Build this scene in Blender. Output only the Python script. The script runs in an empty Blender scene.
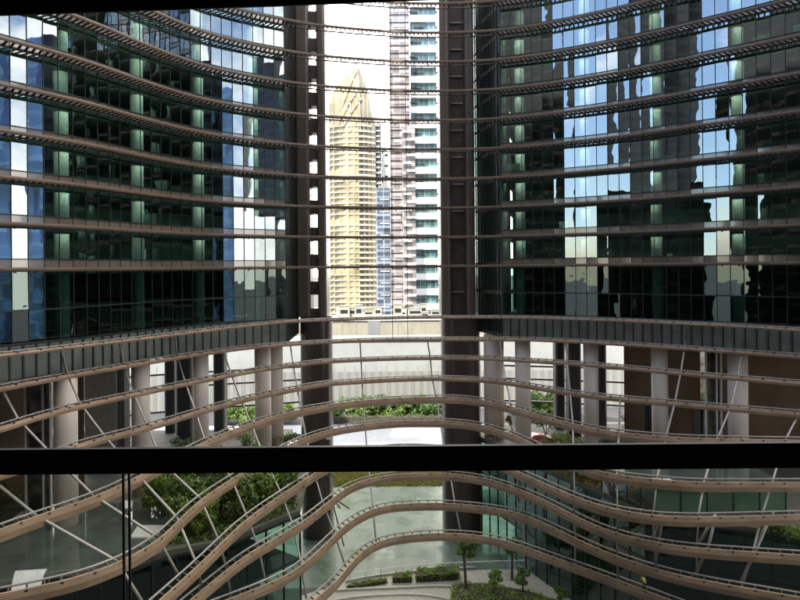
import bpy, bmesh, math, random
from mathutils import Vector, Matrix
random.seed(7)
C = bpy.context.scene.collection
R = math.radians

# ------------------------------------------------------------------ helpers
F, CY, ROLL = 640.0, 267.5, R(0.5)          # focal length in photo pixels, eye-level row, camera roll


def uv(px, py):
    du, dv = px - 400.0, CY - py
    return du * math.cos(ROLL) + dv * math.sin(ROLL), -du * math.sin(ROLL) + dv * math.cos(ROLL)


def P(px, py, h):
    """ground plan point seen at a pixel, for a known height below / above the eye"""
    u, v = uv(px, py)
    d = F * h / v
    return (u * d / F, d)


def XZ(px, py, d):
    u, v = uv(px, py)
    return u * d / F, v * d / F


def pxof(x, y, z):
    u, v = F * x / y, F * z / y
    return 400 + u * math.cos(ROLL) - v * math.sin(ROLL)


class MB:
    def __init__(s):
        s.v, s.f, s.m = [], [], []

    def quad(s, a, b, c, d, m=0):
        i = len(s.v); s.v += [a, b, c, d]; s.f.append((i, i + 1, i + 2, i + 3)); s.m.append(m)

    def box(s, c, size, m=0, rz=0.0, mat=None):
        hx, hy, hz = size[0] / 2, size[1] / 2, size[2] / 2
        M = mat if mat is not None else Matrix.Translation(c) @ Matrix.Rotation(rz, 4, 'Z')
        i = len(s.v)
        for x, y, z in ((-hx, -hy, -hz), (hx, -hy, -hz), (hx, hy, -hz), (-hx, hy, -hz),
                        (-hx, -hy, hz), (hx, -hy, hz), (hx, hy, hz), (-hx, hy, hz)):
            s.v.append(tuple(M @ Vector((x, y, z))))
        for f in ((0, 3, 2, 1), (4, 5, 6, 7), (0, 1, 5, 4), (1, 2, 6, 5), (2, 3, 7, 6), (3, 0, 4, 7)):
            s.f.append(tuple(i + k for k in f)); s.m.append(m)

    def bar(s, a, b, w, h, m=0):
        a, b = Vector(a), Vector(b); d = b - a
        if d.length < 1e-6: return
        q = d.to_track_quat('X', 'Z')
        s.box(None, (d.length, w, h), m, mat=Matrix.Translation((a + b) / 2) @ q.to_matrix().to_4x4())

    def tube(s, pts, r, n=8, m=0, caps=True):
        pts = [Vector(p) for p in pts]; base = len(s.v); k = len(pts)
        for j, p in enumerate(pts):
            t = (pts[min(j + 1, k - 1)] - pts[max(j - 1, 0)]).normalized()
            up = Vector((0, 0, 1)) if abs(t.z) < 0.95 else Vector((1, 0, 0))
            e1 = t.cross(up).normalized(); e2 = e1.cross(t)
            rr = r[j] if isinstance(r, (list, tuple)) else r
            for q in range(n):
                a = 2 * math.pi * q / n
                s.v.append(tuple(p + e1 * (rr * math.cos(a)) + e2 * (rr * math.sin(a))))
        for j in range(k - 1):
            for q in range(n):
                q2 = (q + 1) % n
                s.f.append((base + j * n + q, base + j * n + q2, base + (j + 1) * n + q2, base + (j + 1) * n + q)); s.m.append(m)
        if caps:
            s.f.append(tuple(base + q for q in reversed(range(n)))); s.m.append(m)
            s.f.append(tuple(base + (k - 1) * n + q for q in range(n))); s.m.append(m)

    def sweep(s, path, z, prof, m=0, caps=True):
        """closed profile [(outward offset, dz)] along a plan path"""
        N = normals(path); base = len(s.v); k = len(prof)
        for (x, y), (nx, ny) in zip(path, N):
            for o, dz in prof:
                s.v.append((x + nx * o, y + ny * o, z + dz))
        for j in range(len(path) - 1):
            for q in range(k):
                q2 = (q + 1) % k
                s.f.append((base + j * k + q, base + j * k + q2, base + (j + 1) * k + q2, base + (j + 1) * k + q)); s.m.append(m)
        if caps:
            s.f.append(tuple(base + q for q in reversed(range(k)))); s.m.append(m)
            e = base + (len(path) - 1) * k
            s.f.append(tuple(e + q for q in range(k))); s.m.append(m)

    def prism(s, poly, z0, z1, m=0, mtop=None):
        n = len(poly); b = len(s.v)
        s.v += [(x, y, z0) for x, y in poly] + [(x, y, z1) for x, y in poly]
        for i in range(n):
            j = (i + 1) % n
            s.f.append((b + i, b + j, b + n + j, b + n + i)); s.m.append(m)
        s.f.append(tuple(b + i for i in reversed(range(n)))); s.m.append(m)
        s.f.append(tuple(b + n + i for i in range(n))); s.m.append(m if mtop is None else mtop)

    def build(s, name, mats, parent=None, smooth=False, loc=None):
        me = bpy.data.meshes.new(name)
        off = Vector(loc) if loc else Vector((0, 0, 0))
        me.from_pydata([tuple(Vector(v) - off) for v in s.v], [], s.f)
        if not isinstance(mats, (list, tuple)): mats = [mats]
        for mt in mats: me.materials.append(mt)
        for p, mi in zip(me.polygons, s.m):
            p.material_index = mi; p.use_smooth = smooth
        me.update()
        o = bpy.data.objects.new(name, me); C.objects.link(o)
        if loc: o.location = loc
        if parent is not None:
            o.parent = parent
            if loc is None: o.location = -Vector(parent.location)
            else: o.location = Vector(loc) - Vector(parent.location)
        return o


def tag(o, label=None, cat=None, group=None, kind=None):
    if label: o['label'] = label
    if cat: o['category'] = cat
    if group: o['group'] = group
    if kind: o['kind'] = kind
    return o


def thing(name, label, cat, group=None, loc=(0, 0, 0)):
    o = bpy.data.objects.new(name, None); C.objects.link(o); o.location = loc
    o.empty_display_size = 0.5
    return tag(o, label, cat, group)


def copy_tree(o, parent=None):
    c = o.copy(); C.objects.link(c)
    if parent is not None: c.parent = parent
    for ch in list(o.children): copy_tree(ch, c)
    return c


def normals(path):
    out = []; k = len(path)
    for i in range(k):
        a, b = path[max(i - 1, 0)], path[min(i + 1, k - 1)]
        tx, ty = b[0] - a[0], b[1] - a[1]; L = math.hypot(tx, ty) or 1
        out.append((-ty / L, tx / L))
    return out


def offset(path, o):
    return [(x + nx * o, y + ny * o) for (x, y), (nx, ny) in zip(path, normals(path))]


def resample(path, step):
    L = [0]
    for a, b in zip(path, path[1:]): L.append(L[-1] + math.hypot(b[0] - a[0], b[1] - a[1]))
    n = max(2, round(L[-1] / step)); out = []; j = 0
    for i in range(n + 1):
        t = L[-1] * i / n
        while j < len(L) - 2 and L[j + 1] < t: j += 1
        w = (t - L[j]) / max(L[j + 1] - L[j], 1e-9)
        a, b = path[j], path[j + 1]
        out.append((a[0] + (b[0] - a[0]) * w, a[1] + (b[1] - a[1]) * w))
    return out


def spline(pts, step=1.0, passes=6):
    out = []
    for i in range(len(pts) - 1):
        p0 = pts[i - 1] if i else (2 * pts[0][0] - pts[1][0], 2 * pts[0][1] - pts[1][1])
        p1, p2 = pts[i], pts[i + 1]
        p3 = pts[i + 2] if i + 2 < len(pts) else (2 * p2[0] - p1[0], 2 * p2[1] - p1[1])
        for k in range(16):
            t = k / 16
            out.append(tuple(0.5 * (2 * b + (c - a) * t + (2 * a - 5 * b + 4 * c - d) * t * t + (3 * b - a - 3 * c + d) * t ** 3)
                             for a, b, c, d in zip(p0, p1, p2, p3)))
    out.append(pts[-1])
    out = resample(out, step)
    for _ in range(passes):
        out = [out[0]] + [tuple(0.25 * a + 0.5 * b + 0.25 * c for a, b, c in zip(out[i - 1], out[i], out[i + 1]))
                          for i in range(1, len(out) - 1)] + [out[-1]]
    return out


def at_px(path, px, z):
    """index-interpolated plan point of a path where it crosses a pixel column"""
    best = None
    for i in range(len(path) - 1):
        a, b = path[i], path[i + 1]
        if a[1] < 5 or b[1] < 5: continue
        pa, pb = pxof(a[0], a[1], z), pxof(b[0], b[1], z)
        if (pa - px) * (pb - px) <= 0 and abs(pa - pb) > 1e-6:
            w = (px - pa) / (pb - pa)
            best = (a[0] + (b[0] - a[0]) * w, a[1] + (b[1] - a[1]) * w); break
    return best


def cut(path, px0=None, px1=None, z=0.0):
    return [p for p in path if (px0 is None or pxof(p[0], p[1], z) >= px0) and (px1 is None or pxof(p[0], p[1], z) <= px1)]


# ------------------------------------------------------------------ materials
def newmat(name):
    m = bpy.data.materials.new(name); m.use_nodes = True
    nt = m.node_tree
    for n in list(nt.nodes): nt.nodes.remove(n)
    out = nt.nodes.new('ShaderNodeOutputMaterial')
    return m, nt, out


def pbr(name, col, rough=0.6, metal=0.0, var=0.12, scale=2.0, bump=0.0, spec=0.5, stretch=None, coat=0.0, dirt=0.0):
    m, nt, out = newmat(name)
    b = nt.nodes.new('ShaderNodeBsdfPrincipled')
    b.inputs['Roughness'].default_value = rough; b.inputs['Metallic'].default_value = metal
    b.inputs['Specular IOR Level'].default_value = spec; b.inputs['Coat Weight'].default_value = coat
    tc = nt.nodes.new('ShaderNodeTexCoord'); src = tc.outputs['Object']
    if stretch:
        mp = nt.nodes.new('ShaderNodeMapping'); mp.inputs['Scale'].default_value = stretch
        nt.links.new(src, mp.inputs['Vector']); src = mp.outputs['Vector']
    n = nt.nodes.new('ShaderNodeTexNoise'); n.inputs['Scale'].default_value = scale; n.inputs['Detail'].default_value = 6
    nt.links.new(src, n.inputs['Vector'])
    r = nt.nodes.new('ShaderNodeValToRGB')
    lo = [max(0, c * (1 - var)) for c in col]; hi = [min(1, c * (1 + var)) for c in col]
    r.color_ramp.elements[0].position = 0.3; r.color_ramp.elements[1].position = 0.7
    r.color_ramp.elements[0].color = (*lo, 1); r.color_ramp.elements[1].color = (*hi, 1)
    nt.links.new(n.outputs['Fac'], r.inputs['Fac'])
    nt.links.new(r.outputs['Color'], b.inputs['Base Color'])
    if bump:
        bp = nt.nodes.new('ShaderNodeBump'); bp.inputs['Strength'].default_value = bump
        nt.links.new(n.outputs['Fac'], bp.inputs['Height']); nt.links.new(bp.outputs['Normal'], b.inputs['Normal'])
    nt.links.new(b.outputs['BSDF'], out.inputs['Surface'])
    return m


def glassmat(name, tint, refl=0.22, wav=0.02, rough=0.0, rcol=(0.9, 0.95, 1.0), scale=0.35):
    """coated facade glass: tinted see-through plus a mirror share that grows at grazing angles"""
    m, nt, out = newmat(name)
    tr = nt.nodes.new('ShaderNodeBsdfTransparent'); tr.inputs['Color'].default_value = (*tint, 1)
    gl = nt.nodes.new('ShaderNodeBsdfGlossy'); gl.inputs['Roughness'].default_value = rough
    gl.inputs['Color'].default_value = (*rcol, 1)
    fr = nt.nodes.new('ShaderNodeFresnel'); fr.inputs['IOR'].default_value = 1.5
    ma = nt.nodes.new('ShaderNodeMath'); ma.operation = 'MULTIPLY_ADD'
    ma.inputs[1].default_value = 0.5; ma.inputs[2].default_value = refl - 0.02; ma.use_clamp = True
    nt.links.new(fr.outputs['Fac'], ma.inputs[0])
    if wav:
        tc = nt.nodes.new('ShaderNodeTexCoord')
        n = nt.nodes.new('ShaderNodeTexNoise'); n.inputs['Scale'].default_value = scale; n.inputs['Detail'].default_value = 1.5
        nt.links.new(tc.outputs['Object'], n.inputs['Vector'])
        bp = nt.nodes.new('ShaderNodeBump'); bp.inputs['Strength'].default_value = 1.0; bp.inputs['Distance'].default_value = wav
        nt.links.new(n.outputs['Fac'], bp.inputs['Height']); nt.links.new(bp.outputs['Normal'], gl.inputs['Normal'])
    mx = nt.nodes.new('ShaderNodeMixShader')
    nt.links.new(ma.outputs[0], mx.inputs['Fac']); nt.links.new(tr.outputs[0], mx.inputs[1]); nt.links.new(gl.outputs[0], mx.inputs[2])
    nt.links.new(mx.outputs[0], out.inputs['Surface'])
    return m


def banded(name, c1, c2, period, duty, rough=0.3, axis='Z', spec=0.5, vper=None, c3=None):
    """horizontal floor bands for far towers"""
    m, nt, out = newmat(name)
    b = nt.nodes.new('ShaderNodeBsdfPrincipled'); b.inputs['Roughness'].default_value = rough
    b.inputs['Specular IOR Level'].default_value = spec
    tc = nt.nodes.new('ShaderNodeTexCoord'); sp = nt.nodes.new('ShaderNodeSeparateXYZ')
    nt.links.new(tc.outputs['Object'], sp.inputs[0])

    def stripe(sock, per, du):
        d = nt.nodes.new('ShaderNodeMath'); d.operation = 'DIVIDE'; d.inputs[1].default_value = per
        nt.links.new(sock, d.inputs[0])
        fr = nt.nodes.new('ShaderNodeMath'); fr.operation = 'FRACT'; nt.links.new(d.outputs[0], fr.inputs[0])
        lt = nt.nodes.new('ShaderNodeMath'); lt.operation = 'LESS_THAN'; lt.inputs[1].default_value = du
        nt.links.new(fr.outputs[0], lt.inputs[0]); return lt.outputs[0]
    mix = nt.nodes.new('ShaderNodeMix'); mix.data_type = 'RGBA'
    mix.inputs['A'].default_value = (*c2, 1); mix.inputs['B'].default_value = (*c1, 1)
    nt.links.new(stripe(sp.outputs['Z'], period, duty), mix.inputs['Factor'])
    col = mix.outputs['Result']
    if vper:
        ad = nt.nodes.new('ShaderNodeMath'); ad.operation = 'ADD'
        nt.links.new(sp.outputs['X'], ad.inputs[0]); nt.links.new(sp.outputs['Y'], ad.inputs[1])
        m2 = nt.nodes.new('ShaderNodeMix'); m2.data_type = 'RGBA'
        nt.links.new(col, m2.inputs['A']); m2.inputs['B'].default_value = (*(c3 or c1), 1)
        nt.links.new(stripe(ad.outputs[0], vper, 0.12), m2.inputs['Factor']); col = m2.outputs['Result']
    vd = nt.nodes.new('ShaderNodeVectorMath'); vd.operation = 'DIVIDE'; vd.inputs[1].default_value = (vper or 3.0, vper or 3.0, period)
    nt.links.new(tc.outputs['Object'], vd.inputs[0])
    vf = nt.nodes.new('ShaderNodeVectorMath'); vf.operation = 'FLOOR'; nt.links.new(vd.outputs[0], vf.inputs[0])
    wn = nt.nodes.new('ShaderNodeTexWhiteNoise'); nt.links.new(vf.outputs[0], wn.inputs['Vector'])
    wr = nt.nodes.new('ShaderNodeMapRange'); wr.inputs['To Min'].default_value = 0.45; wr.inputs['To Max'].default_value = 1.25
    nt.links.new(wn.outputs['Value'], wr.inputs['Value'])
    wm = nt.nodes.new('ShaderNodeMix'); wm.data_type = 'RGBA'; wm.blend_type = 'MULTIPLY'; wm.inputs['Factor'].default_value = 1.0
    nt.links.new(col, wm.inputs['A']); nt.links.new(wr.outputs[0], wm.inputs['B']); col = wm.outputs['Result']
    n = nt.nodes.new('ShaderNodeTexNoise'); n.inputs['Scale'].default_value = 0.12; n.inputs['Detail'].default_value = 5
    nt.links.new(tc.outputs['Object'], n.inputs['Vector'])
    m3 = nt.nodes.new('ShaderNodeMix'); m3.data_type = 'RGBA'; m3.blend_type = 'MULTIPLY'; m3.inputs['Factor'].default_value = 0.5
    nt.links.new(col, m3.inputs['A'])
    rp = nt.nodes.new('ShaderNodeValToRGB'); rp.color_ramp.elements[0].position = 0.35; rp.color_ramp.elements[1].position = 0.65
    rp.color_ramp.elements[0].color = (0.4, 0.4, 0.4, 1)
    nt.links.new(n.outputs['Fac'], rp.inputs['Fac']); nt.links.new(rp.outputs['Color'], m3.inputs['B'])
    nt.links.new(m3.outputs['Result'], b.inputs['Base Color'])
    nt.links.new(b.outputs[0], out.inputs['Surface'])
    return m


M = {}
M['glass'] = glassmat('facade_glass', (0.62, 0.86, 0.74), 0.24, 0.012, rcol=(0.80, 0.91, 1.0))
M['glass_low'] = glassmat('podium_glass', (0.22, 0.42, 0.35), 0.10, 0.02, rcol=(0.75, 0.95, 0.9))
M['glass_teal'] = glassmat('teal_glass', (0.45, 0.75, 0.66), 0.22, 0.02)
M['pane'] = glassmat('window_pane', (0.93, 0.95, 0.94), 0.05, 0.0)
M['pane_low'] = glassmat('balustrade_pane', (0.92, 0.96, 0.89), 0.05, 0.0)
M['spandrel'] = pbr('spandrel_panel', (0.21, 0.165, 0.125), 0.12, 0, 0.2, 0.6, spec=0.9, coat=0.9)
M['band'] = pbr('grey_green_panel', (0.125, 0.14, 0.12), 0.38, 0, 0.25, 0.5, spec=0.4)
M['fin'] = pbr('dark_fin', (0.02, 0.02, 0.02), 0.4)
M['mullion'] = pbr('mullion', (0.025, 0.03, 0.03), 0.4)
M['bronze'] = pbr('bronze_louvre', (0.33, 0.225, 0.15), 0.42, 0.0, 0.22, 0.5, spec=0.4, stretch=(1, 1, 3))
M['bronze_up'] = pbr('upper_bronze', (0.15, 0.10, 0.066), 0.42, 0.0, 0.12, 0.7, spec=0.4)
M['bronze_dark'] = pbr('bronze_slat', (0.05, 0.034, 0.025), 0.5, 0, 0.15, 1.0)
M['bracket'] = pbr('dark_bracket', (0.03, 0.028, 0.026), 0.5)
M['steel'] = pbr('grey_steel', (0.33, 0.30, 0.27), 0.38, 0.3, 0.1, 1.5)
M['column'] = pbr('column_cladding', (0.70, 0.60, 0.52), 0.5, 0, 0.10, 0.5, stretch=(1, 1, .35))
M['incol'] = pbr('interior_column', (0.80, 0.82, 0.78), 0.6, 0, 0.04)
M['slab'] = pbr('interior_slab', (0.11, 0.145, 0.125), 0.7)
M['core'] = pbr('interior_core', (0.09, 0.14, 0.115), 0.8, 0, 0.5, 0.25)
M['soffit'] = pbr('soffit', (0.16, 0.14, 0.12), 0.6)
M['pylon'] = pbr('pylon_cladding', (0.12, 0.088, 0.07), 0.28, 0, 0.18, 0.5, spec=0.6, stretch=(1, 1, 0.15))
M['drum'] = pbr('drum_cladding', (0.055, 0.042, 0.036), 0.25, 0, 0.2, 0.5, spec=0.6, stretch=(1, 1, 0.1))
M['pylon_dark'] = pbr('pylon_recess', (0.065, 0.05, 0.043), 0.3, 0, 0.3, 0.5)
M['brownwall'] = pbr('brown_wall', (0.16, 0.10, 0.055), 0.55, 0, 0.2, 0.25)
M['greywall'] = pbr('grey_wall', (0.22, 0.21, 0.19), 0.7)
M['darkcol'] = pbr('dark_column', (0.045, 0.045, 0.045), 0.45)
M['deck'] = pbr('deck_paving', (0.10, 0.10, 0.075), 0.7, 0, 0.2, 1.2)
M['white'] = pbr('white_paint', (0.78, 0.78, 0.76), 0.6, 0, 0.05)
M['cream'] = pbr('cream_render', (0.26, 0.235, 0.18), 0.8, 0, 0.15, 0.3, stretch=(1, 1, 0.3))
M['hoard'] = pbr('hoarding', (0.27, 0.275, 0.265), 0.6, 0, 0.06, 0.3)
M['hoardgrey'] = pbr('grey_sheeting', (0.17, 0.175, 0.165), 0.6, 0, 0.15, 1.0, stretch=(3, 3, 0.1))
M['frame'] = pbr('black_frame', (0.012, 0.012, 0.012), 0.45)
M['brownframe'] = pbr('brown_frame', (0.03, 0.02, 0.016), 0.5)
M['room'] = pbr('room_dark', (0.05, 0.05, 0.05), 0.8)
M['bark'] = pbr('bark', (0.10, 0.075, 0.05), 0.9, 0, 0.3, 4)
M['red'] = pbr('red_paint', (0.55, 0.04, 0.02), 0.3, coat=0.5)
M['tyre'] = pbr('tyre', (0.02, 0.02, 0.02), 0.8)
M['carglass'] = pbr('car_glass', (0.02, 0.025, 0.03), 0.1)
M['skylight'] = pbr('skylight_panel', (0.70, 0.70, 0.66), 0.35)
M['kerb'] = pbr('kerb_stone', (0.46, 0.44, 0.39), 0.7, 0, 0.1, 3)
M['path'] = pbr('path_paving', (0.34, 0.32, 0.28), 0.7, 0, 0.15, 2)
M['pave_bright'] = pbr('street_paving', (0.33, 0.34, 0.35), 0.5, 0, 0.1, 0.5)
M['asphalt'] = pbr('asphalt', (0.05, 0.05, 0.052), 0.8, 0, 0.2, 2)
M['grass'] = pbr('lawn_turf', (0.10, 0.13, 0.035), 0.9, 0, 0.35, 0.6)
M['soil'] = pbr('bed_soil', (0.05, 0.04, 0.03), 0.95)


def lampmat(name, col, e):
    m, nt, out = newmat(name)
    g = nt.nodes.new('ShaderNodeNewGeometry'); em = nt.nodes.new('ShaderNodeEmission'); em.inputs['Color'].default_value = (*col, 1); em.inputs['Strength'].default_value = e
    d = nt.nodes.new('ShaderNodeBsdfDiffuse'); mx = nt.nodes.new('ShaderNodeMixShader')
    nt.links.new(g.outputs['Backfacing'], mx.inputs[0]); nt.links.new(em.outputs[0], mx.inputs[1]); nt.links.new(d.outputs[0], mx.inputs[2])
    nt.links.new(mx.outputs[0], out.inputs['Surface']); return m


M['cove'] = lampmat('cove_lamp', (0.9, 1.0, 0.86), 4.5)


def leafmat(name, c):
    m, nt, out = newmat(name)
    b = nt.nodes.new('ShaderNodeBsdfPrincipled'); b.inputs['Roughness'].default_value = 0.5
    g = nt.nodes.new('ShaderNodeNewGeometry')
    r = nt.nodes.new('ShaderNodeValToRGB')
    r.color_ramp.elements[0].color = (c[0] * .55, c[1] * .55, c[2] * .5, 1)
    r.color_ramp.elements[1].color = (min(1, c[0] * 1.5), c[1] * 1.45, c[2] * 1.1, 1)
    nt.links.new(g.outputs['Random Per Island'], r.inputs['Fac']); nt.links.new(r.outputs[0], b.inputs['Base Color'])
    t = nt.nodes.new('ShaderNodeBsdfTranslucent'); nt.links.new(r.outputs[0], t.inputs['Color'])
    mx = nt.nodes.new('ShaderNodeMixShader'); mx.inputs[0].default_value = 0.3
    nt.links.new(b.outputs[0], mx.inputs[1]); nt.links.new(t.outputs[0], mx.inputs[2]); nt.links.new(mx.outputs[0], out.inputs['Surface'])
    return m


M['leaf_a'] = leafmat('leaf_mid', (0.11, 0.175, 0.04))
M['leaf_b'] = leafmat('leaf_bright', (0.16, 0.24, 0.04))
M['leaf_c'] = leafmat('leaf_dark', (0.06, 0.115, 0.03))
M['turf'] = leafmat('turf_blades', (0.19, 0.185, 0.06))
M['leaf_d'] = leafmat('leaf_dry', (0.17, 0.12, 0.04))


def plazamat():
    m, nt, out = newmat('polished_paving')
    b = nt.nodes.new('ShaderNodeBsdfPrincipled')
    tc = nt.nodes.new('ShaderNodeTexCoord')
    br = nt.nodes.new('ShaderNodeTexBrick'); br.offset = 0.0
    br.inputs['Scale'].default_value = 1.0; br.inputs['Brick Width'].default_value = 2.4; br.inputs['Row Height'].default_value = 2.4
    br.inputs['Mortar Size'].default_value = 0.05
    br.inputs['Color1'].default_value = (0.07, 0.105, 0.08, 1); br.inputs['Color2'].default_value = (0.10, 0.135, 0.105, 1)
    br.inputs['Mortar'].default_value = (0.06, 0.075, 0.065, 1)
    nt.links.new(tc.outputs['Object'], br.inputs['Vector'])
    n = nt.nodes.new('ShaderNodeTexNoise'); n.inputs['Scale'].default_value = 0.3; n.inputs['Detail'].default_value = 6
    nt.links.new(tc.outputs['Object'], n.inputs['Vector'])
    r = nt.nodes.new('ShaderNodeMapRange'); r.inputs['To Min'].default_value = 0.1; r.inputs['To Max'].default_value = 0.42
    r.inputs['From Min'].default_value = 0.35; r.inputs['From Max'].default_value = 0.65
    nt.links.new(n.outputs['Fac'], r.inputs['Value']); nt.links.new(r.outputs[0], b.inputs['Roughness'])
    nt.links.new(br.outputs['Color'], b.inputs['Base Color']); b.inputs['Specular IOR Level'].default_value = 0.5
    nt.links.new(b.outputs[0], out.inputs['Surface'])
    return m


M['plaza'] = plazamat()

# ------------------------------------------------------------------ plan curves
EYE_GROUND = -42.0
DECK = -26.6
ST = 4.2
H0 = 0.12
up_trace = [(0, 84), (50, 94), (100, 106), (150, 120), (200, 132), (250, 139.7), (287, 143.5), (325, 146.5), (400, 149.3), (450, 149.3),
            (500, 147.8), (550, 144), (600, 138.7), (650, 132.3), (700, 125.3), (750, 118.3), (800, 111)]
up = [P(x, y, H0 + 4 * ST) for x, y in up_trace]
up = [(-40.3, 34.5), (-40.2, 40), (-39.8, 46), (-38.5, 52)] + up + [(47.0, 68.4), (49.2, 65.8)]
UP = spline(up, 0.75, 10)

LOW = {
    0: (-7.3, [(0, 356), (50, 350), (100, 344), (150, 338), (200, 331.5), (250, 325.5), (300, 320.5), (330, 318), (400, 317), (500, 316.5), (600, 318.5), (700, 324), (800, 330.5)]),
    1: (-10.4, [(0, 389.5), (50, 380), (100, 371), (150, 362.5), (200, 354.5), (250, 347.8), (300, 343), (330, 340.6), (400, 339.8), (500, 339.5), (600, 342), (700, 349), (800, 357)]),
    2: (-13.2, [(0, 430), (50, 414.5), (100, 402.5), (150, 392), (200, 381.5), (262, 370), (300, 365), (330, 361.7), (400, 358.8), (475, 358.5), (525, 361), (600, 366), (700, 375.5), (800, 384)]),
    3: (-16.0, [(0, 476.5), (25, 469), (82, 446), (150, 428), (200, 412.5), (250, 399), (300, 389), (330, 384), (400, 379.8), (450, 379), (500, 382.3), (550, 390.5), (600, 397.5), (700, 406.5), (800, 415)]),
    4: (-18.8, [(0, 536), (37, 522), (100, 500), (155, 473), (205, 446), (250, 427.5), (300, 413), (350, 404.8), (400, 401), (450, 400), (475, 402), (512, 410), (550, 421.5), (600, 433.5), (650, 439.5), (700, 442.5), (800, 444.5)]),
    5: (-21.6, [(0, 601), (75, 585), (125, 566), (162, 543), (200, 506), (247, 474), (295, 446), (332, 432.5), (375, 426), (400, 424), (450, 424.2), (480, 428), (510, 437), (530, 446), (590, 473), (620, 479.5), (657, 484), (700, 487), (800, 487)]),
    6: (-24.4, [(163, 604), (200, 570), (250, 522), (300, 487), (325, 471), (350, 459), (375, 452.5), (400, 449.5), (450, 451.5), (480, 458), (515, 474), (575, 501), (616, 514), (657, 520.5), (700, 522), (800, 519.5)]),
    7: (-27.2, [(200, 598), (225, 577), (250, 558), (300, 528), (325, 509), (350, 489.5), (375, 481), (400, 477.5), (450, 477), (487, 482.5), (525, 495.5), (550, 507), (600, 532), (650, 546), (700, 553), (800, 560)]),
    8: (-30.0, [(237, 601), (275, 586), (300, 572), (325, 549), (350, 525.5), (375, 512), (400, 507.5), (450, 507), (500, 512.5), (525, 519), (550, 530), (600, 554), (650, 572), (700, 584.5), (775, 598)]),
    9: (-32.8, [(313, 606), (337, 585), (355, 563), (375, 546.5), (400, 540), (437, 537), (475, 538.5), (512, 546.5), (550, 560), (600, 578), (650, 597)]),
}


def extend(pts, n, end):
    """carry a traced curve on past the frame along its own direction, bending a little towards the near side"""
    a, b = (pts[1], pts[0]) if end == 0 else (pts[-2], pts[-1])
    ang = math.atan2(b[1] - a[1], b[0] - a[0]); out = []; p = b
    for i in range(n):
        p = (p[0] + 3 * math.cos(ang), p[1] + 3 * math.sin(ang)); out.append(p)
    return list(reversed(out)) + pts if end == 0 else pts + out


LP = {}
for k, (h, tr) in LOW.items():
    pts = [P(x, y, h) for x, y in tr]
    pts = extend(extend(pts, 3, 0), 3, 1)
    LP[k] = spline(pts, 0.6, 10)
AC = (4.0, 35.0)
upol = sorted((math.atan2(x - AC[0], y - AC[1]), math.hypot(x - AC[0], y - AC[1])) for x, y in UP)
for k in (0, 1):
    out = []
    for x, y in LP[k]:
        a, r = math.atan2(x - AC[0], y - AC[1]), math.hypot(x - AC[0], y - AC[1])
        for (a0, r0), (a1, r1) in zip(upol, upol[1:]):
            if a0 <= a <= a1:
                r = min(r, r0 + (r1 - r0) * (a - a0) / (a1 - a0) + 0.75); break
        out.append((AC[0] + r * math.sin(a), AC[1] + r * math.cos(a)))
    LP[k] = out

GOFF = 2.0                                       # glass line behind the louvre front edge
GL = offset(UP, GOFF)
LEFT = cut(GL, None, 291)
RIGHT = cut(GL, 500, None)
TOPK = 13

ORD = ['', 'first', 'second', 'third', 'fourth', 'fifth', 'sixth', 'seventh', 'eighth', 'ninth', 'tenth', 'eleventh', 'twelfth', 'thirteenth', 'fourteenth', 'fifteenth']


# ------------------------------------------------------------------ louvres
def rail_tube(mb, path, off, z, r, n=6):
    mb.tube([(x, y, z) for x, y in offset(path, off)], r, n)


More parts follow.
